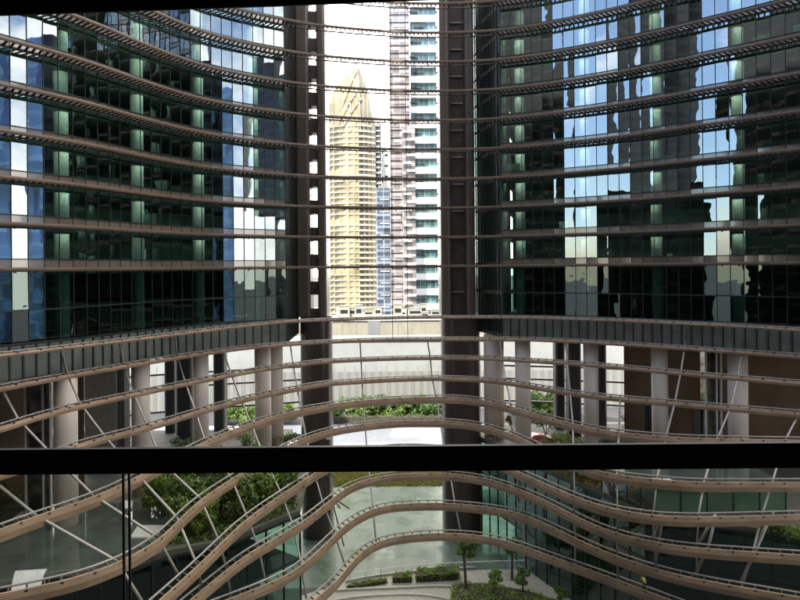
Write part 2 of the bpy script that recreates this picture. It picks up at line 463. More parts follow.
def louvre(path, z, label, beam_h, group, upper):
    t = thing('curved_louvre', label, 'louvre', group, (path[len(path) // 2][0], path[len(path) // 2][1], z))
    b = MB()
    if upper:
        b.sweep(path, z, [(0, -beam_h / 2), (0.10, -beam_h / 2), (0.16, 0), (0.10, beam_h / 2), (0, beam_h / 2), (-0.04, 0)])
    else:
        b.sweep(path, z, [(-0.05, -beam_h * .5), (0.06, -beam_h * .55), (0.22, -beam_h * .35), (0.26, beam_h * .25), (0.12, beam_h * .5), (-0.02, beam_h * .48), (-0.1, 0)])
    s = MB(); N = normals(path)
    if upper:
        fine = resample(path, 0.62); NF = normals(fine)
        for i, ((x, y), (nx, ny)) in enumerate(zip(fine, NF)):
            tx, ty = ny, -nx
            a = (x + nx * 0.12, y + ny * 0.12, z - 0.02)
            q = pxof(x, y, z); wd = (0.9 if i % 5 else 1.8) if 296 < q < 492 else 1.75
            e = (x + nx * wd + tx * 0.2 * wd, y + ny * wd + ty * 0.2 * wd, z - 0.02)
            s.bar(a, e, 0.20, 0.10, 0)
        rr = MB(); rail_tube(rr, path, 1.85, z - 0.02, 0.10); kn = rr
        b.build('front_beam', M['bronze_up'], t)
        for (x, y), (nx, ny) in list(zip(fine, NF))[::3]:
            kn.box((x + nx * 1.86, y + ny * 1.86, z - 0.16), (0.12, 0.12, 0.34), 1, math.atan2(ny, nx))
        n0 = len(rr.v); rr.f += [tuple(i + n0 for i in f) for f in s.f]; rr.v += s.v; rr.m += s.m
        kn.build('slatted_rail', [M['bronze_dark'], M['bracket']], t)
    else:
        rr = MB(); rail_tube(rr, path, 0.62, z + beam_h * .62, 0.085, 8)
        fine = resample(path, 1.05); NF = normals(fine)
        for (x, y), (nx, ny) in zip(fine, NF):
            s.bar((x + nx * 0.15, y + ny * 0.15, z + beam_h * .42), (x + nx * 0.6, y + ny * 0.6, z + beam_h * .58), 0.13, 0.10, 1)
        n0 = len(rr.v); rr.f += [tuple(i + n0 for i in f) for f in s.f]; rr.v += s.v; rr.m += s.m
        rr.build('rear_rail', [M['steel'], M['bracket']], t)
        kn = b
        for j, ((x, y), (nx, ny)) in enumerate(zip(fine, NF)):
            if j % 2 == 0:
                kn.box((x + nx * 0.02, y + ny * 0.02, z + beam_h * .36), (0.16, 0.2, 0.14), 1, math.atan2(ny, nx))
        b.build('front_beam', [M['bronze'], M['bracket']], t)
    return t


UPL = {}
for k in range(0, 11):
    lab = 'curved bronze louvre at eye level crossing the dark glass facade' if k == 0 else \
        'curved bronze louvre sweeping across both upper facades, %s one above eye level' % ORD[k]
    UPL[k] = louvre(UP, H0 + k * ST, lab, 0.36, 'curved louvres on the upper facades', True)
LOWL = {}
for k in range(0, 10):
    if k == 0: lab = 'curved bronze louvre along the top edge of the grey green panel band'
    elif k == 1: lab = 'curved bronze louvre along the bottom edge of the grey green panel band'
    else: lab = 'wavy bronze louvre ribbon of the podium, %s one below the panel band' % ORD[k - 1]
    LOWL[k] = louvre(LP[k], LOW[k][0], lab, {0: .34, 1: .45, 2: .5, 3: .6}.get(k, 0.95), 'wavy louvre ribbons of the podium', False)

# thin crossed tie rods in front of the two pylons
for k in range(0, 10):
    z0, z1 = H0 + k * ST, H0 + (k + 1) * ST
    rodpath = offset(UP, 1.2)
    for a, b in ((445, 485), (298, 330)):
        pa0, pb0, pa1, pb1 = at_px(rodpath, a, z0), at_px(rodpath, b, z0), at_px(rodpath, a, z1), at_px(rodpath, b, z1)
        mb = MB(); mid = ((pa0[0] + pa1[0]) / 2, (pa0[1] + pa1[1]) / 2)
        mb.tube([(*pa0, z0), (*pb1, z1)], 0.028, 5); mb.tube([(*pb0, z0), (*pa1, z1)], 0.028, 5)
        mb.build('tie_rod', M['bronze_dark'], UPL[k])

# vertical hanger cables
for px, lab in ((391, 'thin vertical cable before the gold tower side of the gap'), (406, 'thin vertical cable before the brown glass tower in the gap')):
    p = at_px(offset(UP, -0.12), px, 20)
    mb = MB(); mb.tube([(p[0], p[1], -10.2), (p[0], p[1], H0 + 10 * ST)], 0.05, 6)
    for k in range(11): mb.box((p[0], p[1], H0 + k * ST), (0.22, 0.22, 0.3))
    tag(mb.build('hanger_cable', M['bracket'], None, loc=(p[0], p[1], -10.2)), lab, 'cable', 'vertical hanger cables')

# struts that lean across the ribbons
STR = [
    [(3, -14), (4, 37), (5, 117), (6, 146)],
    [(1, 0), (2, 18), (3, 50), (4, 94), (5, 157), (6, 180)],
    [(0, 60), (1, 67), (2, 80), (3, 104), (4, 138), (5, 177), (6, 196), (7, 202)],
    [(0, 119), (1, 123), (2, 133), (3, 147), (4, 162), (5, 200), (6, 219), (7, 226), (8, 231)],
    [(0, 174), (1, 177), (2, 185), (3, 195), (4, 205), (5, 231), (6, 247), (7, 258), (8, 266)],
    [(1, 222), (2, 231), (3, 240), (4, 251), (5, 264), (6, 281), (7, 293), (8, 301), (9, 307)],
    [(1, 290), (2, 293), (3, 297), (4, 301), (5, 306), (6, 314), (7, 323), (8, 334), (9, 345)],
    [(1, 360), (2, 361), (3, 362), (4, 363), (5, 365), (6, 367), (7, 370), (8, 373), (9, 376)],
    [(1, 427), (2, 430), (3, 432), (4, 436), (5, 440), (6, 444), (7, 450), (8, 455), (9, 461)],
    [(1, 499), (2, 502), (3, 506), (4, 511), (5, 515), (6, 517), (7, 519), (8, 522), (9, 525)],
    [(1, 565), (2, 567), (3, 570), (4, 573), (5, 574), (6, 574), (7, 574), (8, 575), (9, 575)],
    [(3, 620), (4, 619), (5, 617), (6, 617), (7, 617), (8, 617), (9, 618)],
    [(0, 688), (1, 685), (2, 681), (3, 675), (4, 666), (5, 657), (6, 653), (7, 654), (8, 656)],
    [(1, 742), (2, 738), (3, 731), (4, 717), (5, 704), (6, 698), (7, 697), (8, 697)],
    [(2, 808), (3, 800), (4, 785), (5, 772), (6, 762), (7, 753), (8, 742)],
]
WHERE = ['crossing only the lowest ribbons at the far left', 'starting at the far left end of the panel band', 'in front of the leftmost round column',
         'before the second round column from the left', 'before the third round column from the left', 'between the dark column and the paired round columns',
         'just left of the brown pylon with window slits', 'upright in the open gap beside the pylon with slits', 'in the gap beside the broad brown pylon',
         'beside the grey column right of the broad pylon', 'upright before the dark columns on the right side', 'short and upright before the bright street opening',
         'before the brown wall, right of the opening', 'crossing the rightmost round column', 'leaning at the right edge before the warm lit wall']
def strut_pt(k, px, off=0.7):
    h, beam = LOW[k][0], 0.5
    p = at_px(offset(LP[k], off), px, h)
    return None if p is None else (p[0], p[1], h + 0.2)
for i, s in enumerate(STR):
    pts = [q for q in (strut_pt(k, px) for k, px in s) if q]
    if len(pts) < 2: continue
    mb = MB(); mb.tube(pts, 0.115 if i < 6 else 0.11, 8)
    o = mb.build('steel_strut', M['steel'], None, smooth=True, loc=pts[-1])
    tag(o, 'slender grey steel strut ' + WHERE[i], 'strut', 'struts between the podium ribbons')
# V braces on the lower right and fans behind the bends
VB = [([(6, 716), (7, 699)], 'pair of steel braces forming a V under the ribbons, lower right', [(6, 716), (7, 709), (8, 696)]),
      ([(6, 773), (7, 755)], 'steel V brace nearest the lower right corner', [(6, 773), (7, 757), (8, 741)]),
      ([(6, 661), (7, 655)], 'small steel V brace right of the person in yellow', [(6, 663), (7, 659), (8, 656)])]
for a, lab, b in VB:
    mb = MB()
    for s in (a, b):
        pts = [q for q in (strut_pt(k, px, 1.6) for k, px in s) if q]
        if len(pts) > 1: mb.tube(pts, 0.14, 8)
    tag(mb.build('steel_brace', M['steel'], None, smooth=True, loc=pts[-1]), lab, 'brace', 'V braces under the ribbons')

FAN = [((6, 438, .7), [(7, 412, 4), (7, 419, 4), (7, 427, 4), (7, 434, 3), (7, 447, 3)], 'fan of thin steel rods under the ribbon beside the broad pylon'),
       ((6, 512, .9), [(7, 514, 5), (7, 521, 5), (7, 529, 5), (7, 538, 5), (8, 519, 4), (8, 531, 4)], 'fan of thin steel rods before the teal glass wall'),
       ((7, 515, .9), [(8, 508, 5), (8, 516, 5), (8, 527, 5), (8, 537, 5), (9, 530, 4)], 'lower fan of thin steel rods before the teal glass wall'),
       ((6, 322, .8), [(7, 309, 5), (7, 316, 5), (7, 328, 5), (7, 336, 4), (8, 330, 4)], 'fan of thin steel rods at the bend beside the slit pylon'),
       ((7, 331, .8), [(8, 318, 4), (8, 326, 4), (8, 340, 4), (8, 349, 3), (9, 344, 3)], 'lower fan of thin steel rods at the bend beside the slit pylon')]
for (k, px, of), ends, lab in FAN:
    a = strut_pt(k, px, of); mb = MB()
    for e in ends:
        b_ = strut_pt(*e)
        if b_: mb.tube([a, b_], 0.085, 6)
    tag(mb.build('rod_fan', M['darkcol'], None, loc=a), lab, 'steel rods', 'fans of steel rods')

# ------------------------------------------------------------------ office wings
def jitter_panels(mb, path, z0, z1, rng, m=0, tilt=0.006, gap=0.0):
    """one flat pane between each pair of plan points, every pane a hair out of true"""
    for (a, b) in zip(path, path[1:]):
        dx, dy = b[0] - a[0], b[1] - a[1]; L = math.hypot(dx, dy); nx, ny = -dy / L, dx / L
        tv, th = rng.gauss(0, tilt) * L / 2, rng.gauss(0, tilt) * (z1 - z0) / 2
        def pt(p, s1, z, s2):
            o = s1 * tv + s2 * th
            return (p[0] + nx * o, p[1] + ny * o, z)
        mb.quad(pt(a, -1, z0, -1), pt(b, 1, z0, -1), pt(b, 1, z1, 1), pt(a, -1, z1, 1), m)


def posts(mb, path, z0, z1, w, d, m, off=-0.03):
    N = normals(path)
    for (x, y), (nx, ny) in zip(path, N):
        mb.box((x + nx * off, y + ny * off, (z0 + z1) / 2), (d, w, z1 - z0), m, math.atan2(ny, nx))


def wing(path, label, cpx, seed, end_ret, flip):
    rng = random.Random(seed)
    path = resample(path, 1.5)
    t = thing('office_wing', label, 'building', None, (path[len(path) // 2][0], path[len(path) // 2][1], -10.4))
    wide = resample(path, 3.0)
    for k in range(0, TOPK):
        z = H0 + k * ST
        g = MB(); jitter_panels(g, path, z + 1.0, z + ST - 0.12, rng)
        posts(g, path, z + 0.98, z + ST - 0.12, 0.07, 0.10, 1)
        g.sweep(path, z + 1.0, [(-0.07, -0.05), (0.07, -0.05), (0.07, 0.05), (-0.07, 0.05)], 1)
        g.build('window_band', [M['glass'], M['mullion']], t)
        s = MB(); jitter_panels(s, offset(path, 0.02), z + 0.10, z + 0.95, rng, 0, 0.008)
        posts(s, path, z + 0.10, z + 0.95, 0.05, 0.08, 1, 0.0)
        s.build('spandrel_band', [M['spandrel'], M['mullion']], t)
    # double height glass above the panel band
    g = MB(); jitter_panels(g, path, -3.7, H0 - 0.2, rng, 0, 0.007); jitter_panels(g, path, -6.95, -3.85, rng, 0, 0.007)
    posts(g, path, -6.95, H0 - 0.2, 0.07, 0.10, 1)
    for zz in (-3.78, -6.95): g.sweep(path, zz, [(-0.08, -0.06), (0.08, -0.06), (0.08, 0.06), (-0.08, 0.06)], 1)
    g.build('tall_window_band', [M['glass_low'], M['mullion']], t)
    pb = MB(); lp = resample(offset(path, -0.15), 1.2)
    jitter_panels(pb, lp, -10.2, -7.1, rng, 0, 0.012); posts(pb, lp, -10.2, -7.1, 0.16, 0.14, 1, -0.05)
    pb.build('panel_band', [M['band'], M['fin']], t)
    for k in range(-1, TOPK + 1):
        z = H0 + k * ST if k >= 0 else -7.35
        s = MB(); s.sweep(wide, z, [(0.18, -0.45), (13, -0.45), (13, 0.1), (0.18, 0.1)]); s.build('floor_slab', M['slab'], t)
        if k >= 1:
            cv = MB(); N = normals(wide)
            for i in range(len(wide) - 1):
                lit_ = 0 if rng.random() > .2 else 1
                (xa_, ya_), (xb_, yb_) = wide[i], wide[i + 1]; na, nb = N[i], N[i + 1]
                pa_ = (xa_ + na[0] * .32, ya_ + na[1] * .32); pb_ = (xb_ + nb[0] * .32, yb_ + nb[1] * .32)
                cv.quad((*pa_, z - .62), (*pa_, z - .46), (*pb_, z - .46), (*pb_, z - .62), lit_)
                cv.quad((pa_[0] - na[0] * .03, pa_[1] - na[1] * .03, z - .64), (pb_[0] - nb[0] * .03, pb_[1] - nb[1] * .03, z - .64), (pb_[0] - nb[0] * .03, pb_[1] - nb[1] * .03, z - .44), (pa_[0] - na[0] * .03, pa_[1] - na[1] * .03, z - .44), 1)
            cv.build('cove_light', [M['cove'], M['mullion']], t)
    s = MB(); s.sweep(wide, -3.75, [(3.2, -0.3), (13, -0.3), (13, 0.1), (3.2, 0.1)]); s.build('floor_slab', M['slab'], t)
    c = MB(); c.sweep(wide, 0, [(13.0, -7.2), (13.5, -7.2), (13.5, H0 + TOPK * ST), (13.0, H0 + TOPK * ST)]); c.build('core_wall', M['core'], t)
    s = MB(); s.sweep(wide, -10.4, [(-0.1, -0.1), (30, -0.1), (30, 0.2), (-0.1, 0.2)]); s.build('soffit', M['soffit'], t)
    r = MB(); r.sweep(wide, H0 + TOPK * ST, [(-0.1, 0.12), (28, 0.12), (28, 0.9), (-0.1, 0.9)]); r.build('roof', M['slab'], t)
    bw = MB(); bw.sweep(wide, 0, [(27, -10.2), (27.4, -10.2), (27.4, H0 + TOPK * ST), (27, H0 + TOPK * ST)]); bw.build('outer_wall', M['core'], t)
    # return wall at the gap end
    (x0, y0), (x1, y1) = end_ret
    rp = resample([(x0, y0), (x1, y1)], 1.1)
    for k in range(-2, TOPK):
        z = H0 + k * ST if k > -2 else -10.3
        z1 = min(z + ST, H0 + TOPK * ST) if k > -2 else H0 - ST
        g = MB(); jitter_panels(g, rp, z + 0.55, z1 - 0.05, rng, 0, 0.01); posts(g, rp, z, z1, 0.10, 0.2, 1, 0)
        g.quad((x0, y0, z), (x1, y1, z), (x1, y1, z + 0.55), (x0, y0, z + 0.55), 2)
        g.build('end_window', [M['glass_teal'], M['mullion'], M['spandrel']], t)
    sg = 1 if flip else -1
    bk = MB(); bk.prism([(x0 + sg * .6, y0 + 1.2), (x1 + sg * .6, y1), (x1 + sg * 1.0, y1), (x0 + sg * 1.0, y0 + 1.2)][::sg], -10.2, H0 + TOPK * ST); bk.build('end_wall', M['core'], t)
    ei = 0 if flip else -1
    ce = offset(path, 13.2)[ei]
    bk = MB(); bk.prism([(x1 + sg * .6, y1 - .3), ce, (ce[0], ce[1] + .5), (x1 + sg * .6, y1 + .2)][::sg], -10.2, H0 + TOPK * ST); bk.build('end_wall', M['core'], t)
    oi = -1 if flip else 0
    oa, ob = offset(path, 0.3)[oi], offset(path, 27.0)[oi]; nn = normals(path)[oi]; tt = (nn[1] * sg * .4, -nn[0] * sg * .4)
    bk = MB(); bk.prism([oa, ob, (ob[0] + tt[0], ob[1] + tt[1]), (oa[0] + tt[0], oa[1] + tt[1])], -10.2, H0 + TOPK * ST); bk.build('end_wall', M['core'], t)
    inner = offset(path, 2.4)
    for px in cpx:
        p = at_px(inner, px, 0)
        if p:
            c = MB(); c.tube([(p[0], p[1], -10.1), (p[0], p[1], H0 + TOPK * ST)], 0.72, 16); c.build('interior_column', M['incol'], t, smooth=True)
    # cabinets and screens that show dimly through the panes
    for k in range(0, TOPK - 1):
        z = H0 + k * ST
        for j in range(7):
            i = rng.randrange(1, len(path) - 1); nx, ny = normals(path)[i]; o = rng.uniform(1.6, 8)
            w = rng.choice((0.6, 1.2, 2.0)); h = rng.choice((1.0, 1.4, 2.3)); d = MB()
            d.box((path[i][0] + nx * o, path[i][1] + ny * o, z + 0.1 + h / 2), (0.5, w, h), 0, math.atan2(ny, nx))
            d.box((path[i][0] + nx * o, path[i][1] + ny * o, z + 0.12 + h), (0.54, w + .04, .04), 1, math.atan2(ny, nx))
            d.build('cabinet', [M['slab'] if rng.random() < .7 else M['white'], M['mullion']], t)
    return t


CL = [-20, 62, 138, 199, 254]
CR = [521, 586, 657, 739, 830]
wing(LEFT, 'left concave office wing of dark green glass with a white sky streak', CL, 3, ((LEFT[-1][0], LEFT[-1][1]), (-16.2, 101.5)), False)
wing(RIGHT, 'right concave office wing of dark glass with blue sky reflections', CR, 5, ((RIGHT[0][0], RIGHT[0][1]), (12.0, 104)), True)

# ------------------------------------------------------------------ round columns, dark columns, pylons
def column(x, y, r, z0, z1, label, mat='column'):
    mb = MB(); mb.tube([(x, y, z0), (x, y, z1)], r, 40)
    o = mb.build('round_column', M[mat], None, smooth=True, loc=(x, y, z0))
    for p in o.data.polygons:
        if len(p.vertices) > 4: p.use_smooth = False
    tag(o, label, 'column', 'round podium columns')


def colat(px, off, r, label, mat='column', z0=DECK):
    p = at_px(offset(resample(UP, 1.5), GOFF + off), px, -18)
    column(p[0], p[1], r, z0, -10.5, label, mat)


colat(66, 1.2, 1.12, 'stout pale round column at the far left by the mirrored shaft')
colat(141, 2.0, 1.05, 'pale round column second from the left, by bright openings')
colat(201, 2.0, 0.98, 'pale round column third from the left, slimmest of that row')
colat(263, 2.5, 1.12, 'pale round column nearest left of the slit pylon')
colat(276, 8.0, 1.05, 'greyer round column half hidden behind its paler neighbour')
colat(494, 6.5, 1.55, 'broad grey round column just right of the wide brown pylon')
colat(523, 2.0, 1.12, 'grey round column beside the red car and orange leaves')
colat(591, 2.0, 1.02, 'slim grey round column before the pair of dark columns')
colat(660, 2.2, 1.05, 'grey round column standing before the brown wall')
colat(738, 2.2, 1.15, 'grey round column rightmost of all, near the warm lit wall')


def darkcol(px0, px1, d, label):
    x0, _ = XZ(px0, 380, d); x1, _ = XZ(px1, 380, d)
    w = x1 - x0; mb = MB(); x = (x0 + x1) / 2
    e = min(0.25, w / 5)
    mb.prism([(x0 + e, d), (x1 - e, d), (x1, d + e), (x1, d + 2), (x0, d + 2), (x0, d + e)], DECK, -10.5)
    tag(mb.build('dark_column', M['darkcol'], None, loc=(x, d, DECK)), label, 'column', 'dark columns at the outer edge')


darkcol(115, 123.5, 88, 'narrow dark column beside the grey wall on the left')
darkcol(164, 174, 104, 'dark column left half of the pair behind the left columns')
darkcol(175.5, 191, 100, 'wide dark column right half of the pair behind the left columns')
darkcol(213, 224, 105, 'single dark column seen before the left garden opening')
darkcol(556, 565.5, 104, 'dark column on the left of the pair behind the slim round column')
darkcol(569, 581.5, 100, 'dark column on the right of the pair behind the slim round column')
darkcol(599, 607, 101, 'dark column against the left edge of the street opening')

PD = 99.0
def rounded(x0, x1, y0, y1, r, n=6):
    out = []
    for cx, cy, a0 in ((x1 - r, y1 - r, 0), (x0 + r, y1 - r, 90), (x0 + r, y0 + r, 180), (x1 - r, y0 + r, 270)):
        for i in range(n + 1):
            a = R(a0 + 90 * i / n); out.append((cx + r * math.cos(a), cy + r * math.sin(a)))
    return out


def xa(px): return XZ(px, 267, PD)[0]
t = thing('pylon', 'tall brown pylon with a vertical row of white window slits', 'pylon', 'tall brown pylons', (xa(313), PD + 2, EYE_GROUND))
for a, b in ((296.5, 310), (317.5, 326.5)):
    mb = MB(); mb.prism(rounded(xa(a), xa(b), PD, PD + 4.5, 0.5), -7.5, 54); mb.build('shaft', M['pylon'], t)
mb = MB(); mb.prism(rounded(xa(298), xa(330), PD - 0.3, PD + 5, 2.2, 10), EYE_GROUND, -7.5); mb.build('drum', M['drum'], t)
for k in range(-2, 13):
    z = H0 + k * ST
    mb = MB(); mb.box(((xa(310) + xa(317.5)) / 2, PD + 1.6, z + 0.9 + 0.1), (xa(317.5) - xa(310) - 0.02, 2.2, 2.1)); mb.build('link_panel', M['pylon_dark'], t)
t = thing('pylon', 'broad brown pylon with a dark recess right of the open gap', 'pylon', 'tall brown pylons', (xa(460), PD + 2, EYE_GROUND))
for a, b in ((441, 451.5), (466, 476)):
    mb = MB(); mb.prism(rounded(xa(a), xa(b), PD, PD + 5, 0.6), -7.5, 54); mb.build('shaft', M['pylon'], t)
mb = MB(); mb.box(((xa(451.5) + xa(466)) / 2, PD + 2.5, 23), (xa(466) - xa(451.5) - 0.02, 2.6, 61)); mb.build('recess_panel', M['pylon_dark'], t)
for k in range(-1, 12):
    mb = MB(); mb.box(((xa(451.5) + xa(466)) / 2, PD + 0.95, H0 + k * ST + 0.2), (xa(466) - xa(451.5) - 0.4, 0.4, 0.16)); mb.build('ledge', M['steel'], t)
mb = MB(); mb.prism(rounded(xa(441.5), xa(481), PD - 0.3, PD + 5.5, 2.4, 10), EYE_GROUND, -7.5); mb.build('drum', M['drum'], t)

# ------------------------------------------------------------------ ground, plaza, decks
def flat(name, poly, z, mat, kind='structure'):
    mb = MB(); i = len(mb.v); mb.v += [(x, y, z) for x, y in poly]; mb.f.append(tuple(range(len(poly)))); mb.m.append(0)
    o = mb.build(name, mat); o['kind'] = kind
    return o


G = EYE_GROUND
flat('ground', [(-1500, -1500), (1500, -1500), (1500, 3000), (-1500, 3000)], G - 0.012, M['asphalt'])
flat('plaza', [(-60, 84), (60, 84), (60, 122.5), (-60, 122.5)], G - 0.004, M['plaza'])
lw = [P(300, 487, G), P(480, 486, G), P(480, 471, G), P(300, 472, G)]
flat('lawn', lw, G, M['grass'])
flat('pavement', [(-120, 131.5), (120, 131.5), (120, 171.5), (-120, 171.5)], G - 0.004, M['pave_bright'])
# garden path and planting in front of the plaza
def band(name, top, bottom, z, mat, kind='structure'):
    return flat(name, [P(x, y, z) for x, y in bottom] + [P(x, y, z) for x, y in reversed(top)], z, mat, kind)


band('path', [(300, 596), (330, 587), (360, 579), (400, 574), (450, 571), (500, 569), (545, 571), (575, 585), (620, 600)],
     [(300, 660), (400, 660), (500, 660), (640, 660)], G + 0.004, M['path'])


def kerbline(pts, h, w, label, mat='kerb'):
    pl = spline([P(x, y, G) for x, y in pts], 0.4, 4)
    mb = MB(); mb.sweep(pl, G + 0.005, [(0, 0), (w, 0), (w, h), (0, h)])
    o = mb.build('kerb', M[mat], None, loc=(pl[len(pl) // 2][0], pl[len(pl) // 2][1], G)); tag(o, label, 'kerb', 'pale curved kerbs')


kerbline([(335, 592), (350, 591), (400, 589), (440, 587.5), (475, 590.5), (500, 595), (525, 602)], 0.25, 0.25, 'pale curved kerb behind the front planting bed')
kerbline([(346, 583), (375, 577.5), (400, 574.5), (440, 571), (475, 569)], 0.3, 0.2, 'pale kerb along the rear edge of the clipped hedge')
kerbline([(330, 602), (370, 597), (420, 596), (460, 603)], 0.2, 0.2, 'pale kerb curving round the lowest path edge')

# railing along the plaza edge
rl = spline([P(x, y, G + 1.1) for x, y in [(350, 573), (400, 567), (450, 563), (500, 561), (532, 560)]], 0.5, 4)
t = thing('railing', 'low curved metal railing between plaza and planting', 'railing', None, (rl[0][0], rl[0][1], G))
mb = MB(); mb.tube([(x, y, G + 1.1) for x, y in rl], 0.06, 8); mb.build('handrail', M['white'], t, smooth=True)
for x, y in resample(rl, 2.2):
    mb = MB(); mb.tube([(x, y, G), (x, y, G + 1.1)], 0.04, 6); mb.build('post', M['steel'], t, smooth=True)

# left podium: garden deck behind a dark glass wall
lfront = [(-52, 44), P(-60, 592, DECK), P(0, 583, DECK), P(62, 574, DECK), P(112, 572, DECK), P(165, 551, DECK), P(227, 540, DECK), P(300, 510, DECK)]
lback = [(-12.6, 90), (-17.5, 97), (-18, 106), (-80, 106), (-90, 60)]
def podium(label, front, back, name='podium'):
    t = thing('podium_building', label, 'building', 'glass walled podiums', (front[2][0], front[2][1], G))
    mb = MB(); mb.prism(front + back, DECK - 0.5, DECK); mb.build('garden_deck', M['deck'], t)
    inner = MB()
    fl = resample(front, 2.4)
    g = MB(); rng = random.Random(11)
    for z0, z1 in ((G, G + 5), (G + 5.1, G + 10), (G + 10.1, DECK - 0.55)):
        jitter_panels(g, fl, z0, z1, rng, 0, 0.008)
    posts(g, fl, G, DECK - 0.5, 0.12, 0.2, 1, 0)
    for z in (G + 5.05, G + 10.05, DECK - 0.6):
        g.sweep(fl, z, [(-0.1, -0.12), (0.1, -0.12), (0.1, 0.12), (-0.1, 0.12)], 1)
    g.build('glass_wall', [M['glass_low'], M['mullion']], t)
    for z in (G + 5.05, G + 10.05):
        s = MB(); s.sweep(fl, z, [(0.3, -0.3), (9, -0.3), (9, 0.05), (0.3, 0.05)]); s.build('floor_slab', M['slab'], t)
    s = MB(); s.sweep(fl, 0, [(9, G), (9.3, G), (9.3, DECK - 0.5), (9, DECK - 0.5)]); s.build('core_wall', M['core'], t)
    return t


podium('left podium with black glass wall under the garden deck', lfront, lback)
rfront = [(10.6, 104.5), P(545, 467.3, DECK), P(600, 490, DECK), P(650, 513, DECK), P(700, 520, DECK), P(800, 534, DECK), P(860, 545, DECK)]
rback = [(66, 60), (85, 70), (75, 108), (14, 108)]
podium('right podium with dark teal glass wall and curved corner', rfront, rback)

# glass lantern roof on the left deck
zr = DECK + 0.55
poly = [P(-40, 586, zr), P(10, 579, zr), P(62, 570, zr), P(112, 568, zr), P(160, 547, zr), P(189, 512, zr), P(185, 503, zr), P(120, 502, zr), P(40, 506, zr), P(-40, 511, zr)]
t = thing('glass_roof', 'flat dark green glass roof on the left deck with pale skylights', 'glass roof', None, (poly[2][0], poly[2][1], DECK))
mb = MB(); i = len(mb.v); mb.v += [(x, y, zr) for x, y in poly]; mb.f.append(tuple(range(len(poly)))); mb.m.append(0)
M['roofglass'] = pbr('roof_glass', (0.085, 0.105, 0.09), 0.06, 0, 0.3, 0.4, spec=0.9, bump=0.01)
mb.build('glass_sheet', M['roofglass'], t)
mb = MB(); mb.sweep(poly + [poly[0]], DECK, [(-0.12, 0), (0.04, 0), (0.04, 0.53), (-0.12, 0.53)], caps=False); mb.build('edge_frame', M['steel'], t)
for q in ([(130, 537), (155, 537), (164, 525), (138, 525)], [(124, 508), (132, 508), (133, 500.5), (125, 500.5)], [(13, 518), (38, 515), (34, 511.5), (22, 511)], [(150, 503), (160, 502), (163, 499), (154, 499)]):
    mb = MB(); mb.prism([P(x, y, zr + 0.2) for x, y in q], zr + 0.02, zr + 0.2); mb.build('skylight', M['skylight'], t)
# curved white canopy sheet lying at the lower left corner
q0, q1 = P(11, 590, zr + 0.3), P(40, 588, zr + 0.3)
q2, q3 = P(49, 569, zr + 0.9), P(17, 571, zr + 0.9)
t2 = thing('canopy', 'curved white canopy sheet at the lower left of the glass roof', 'canopy', None, (q0[0], q0[1], zr))
mb = MB(); n = 8
def lerp(a, b, w): return tuple(x + (y - x) * w for x, y in zip(a, b))
row = []
for i in range(n + 1):
    w = i / n; z = zr + 0.25 + 0.9 * math.sin(w * math.pi * 0.75)
    row.append((lerp(q0, q3, w), lerp(q1, q2, w), z))
for (a, b, z), (c, d, z2) in zip(row, row[1:]):
    mb.quad((*a, z), (*b, z), (*d, z2), (*c, z2)); mb.quad((*a, z - .08), (*c, z2 - .08), (*d, z2 - .08), (*b, z - .08))
mb.build('sheet', M['skylight'], t2)
mb = MB()
for a in (q0, q1, q2, q3): mb.tube([(*a, zr - 0.3), (*a, zr + 0.3)], 0.06, 6)
mb.build('support', M['steel'], t2)

# green glass pavilion on the right deck
pa, pb = P(655, 515, DECK), P(786, 514, DECK)
dirx, diry = pb[0] - pa[0], pb[1] - pa[1]; L = math.hypot(dirx, diry); nx, ny = -diry / L, dirx / L
t = thing('glass_pavilion', 'low green glass pavilion on the right deck behind the ribbons', 'pavilion', None, (pa[0], pa[1], DECK))
hp = 2.9
fl = resample([pa, pb], L / 5)
mb = MB(); M['pavglass'] = pbr('frosted_green_glass', (0.085, 0.15, 0.09), 0.12, 0, 0.15, 0.3, spec=0.7)
jitter_panels(mb, fl, DECK + 0.15, DECK + hp, random.Random(2), 0, 0.006); posts(mb, fl, DECK, DECK + hp, 0.12, 0.12, 1, 0); mb.build('glass_wall', [M['pavglass'], M['mullion']], t)
sl = resample([(pa[0] + nx * 7 - 3.5, pa[1] + ny * 7), pa], 1.8)
mb = MB(); jitter_panels(mb, sl, DECK + 0.15, DECK + hp, random.Random(3), 0, 0.01); posts(mb, sl, DECK, DECK + hp, 0.1, 0.1, 1, 0); mb.build('side_glass', [M['glass_teal'], M['mullion']], t)
pr = [(pa[0] - 0.2 - nx * .3, pa[1] - ny * .3), (pb[0] - nx * .3, pb[1] - ny * .3), (pb[0] + nx * 8, pb[1] + ny * 8), (pa[0] + nx * 7 - 3.7, pa[1] + ny * 7)]
mb = MB(); mb.prism(pr, DECK + hp + 0.02, DECK + hp + 0.22); mb.build('roof', [M['roofglass']], t)
mb = MB(); mb.prism([(pa[0] + nx * .5, pa[1] + ny * .5), (pa[0] + nx * .5 + dirx / L * 2.8, pa[1] + ny * .5 + diry / L * 2.8), (pa[0] + nx * 2 + dirx / L * 2.4, pa[1] + ny * 2 + diry / L * 2.4), (pa[0] + nx * 2.3 - 1.1, pa[1] + ny * 2.3)], DECK + hp + 0.24, DECK + hp + 0.32)
mb.build('roof_panel', M['white'], t)

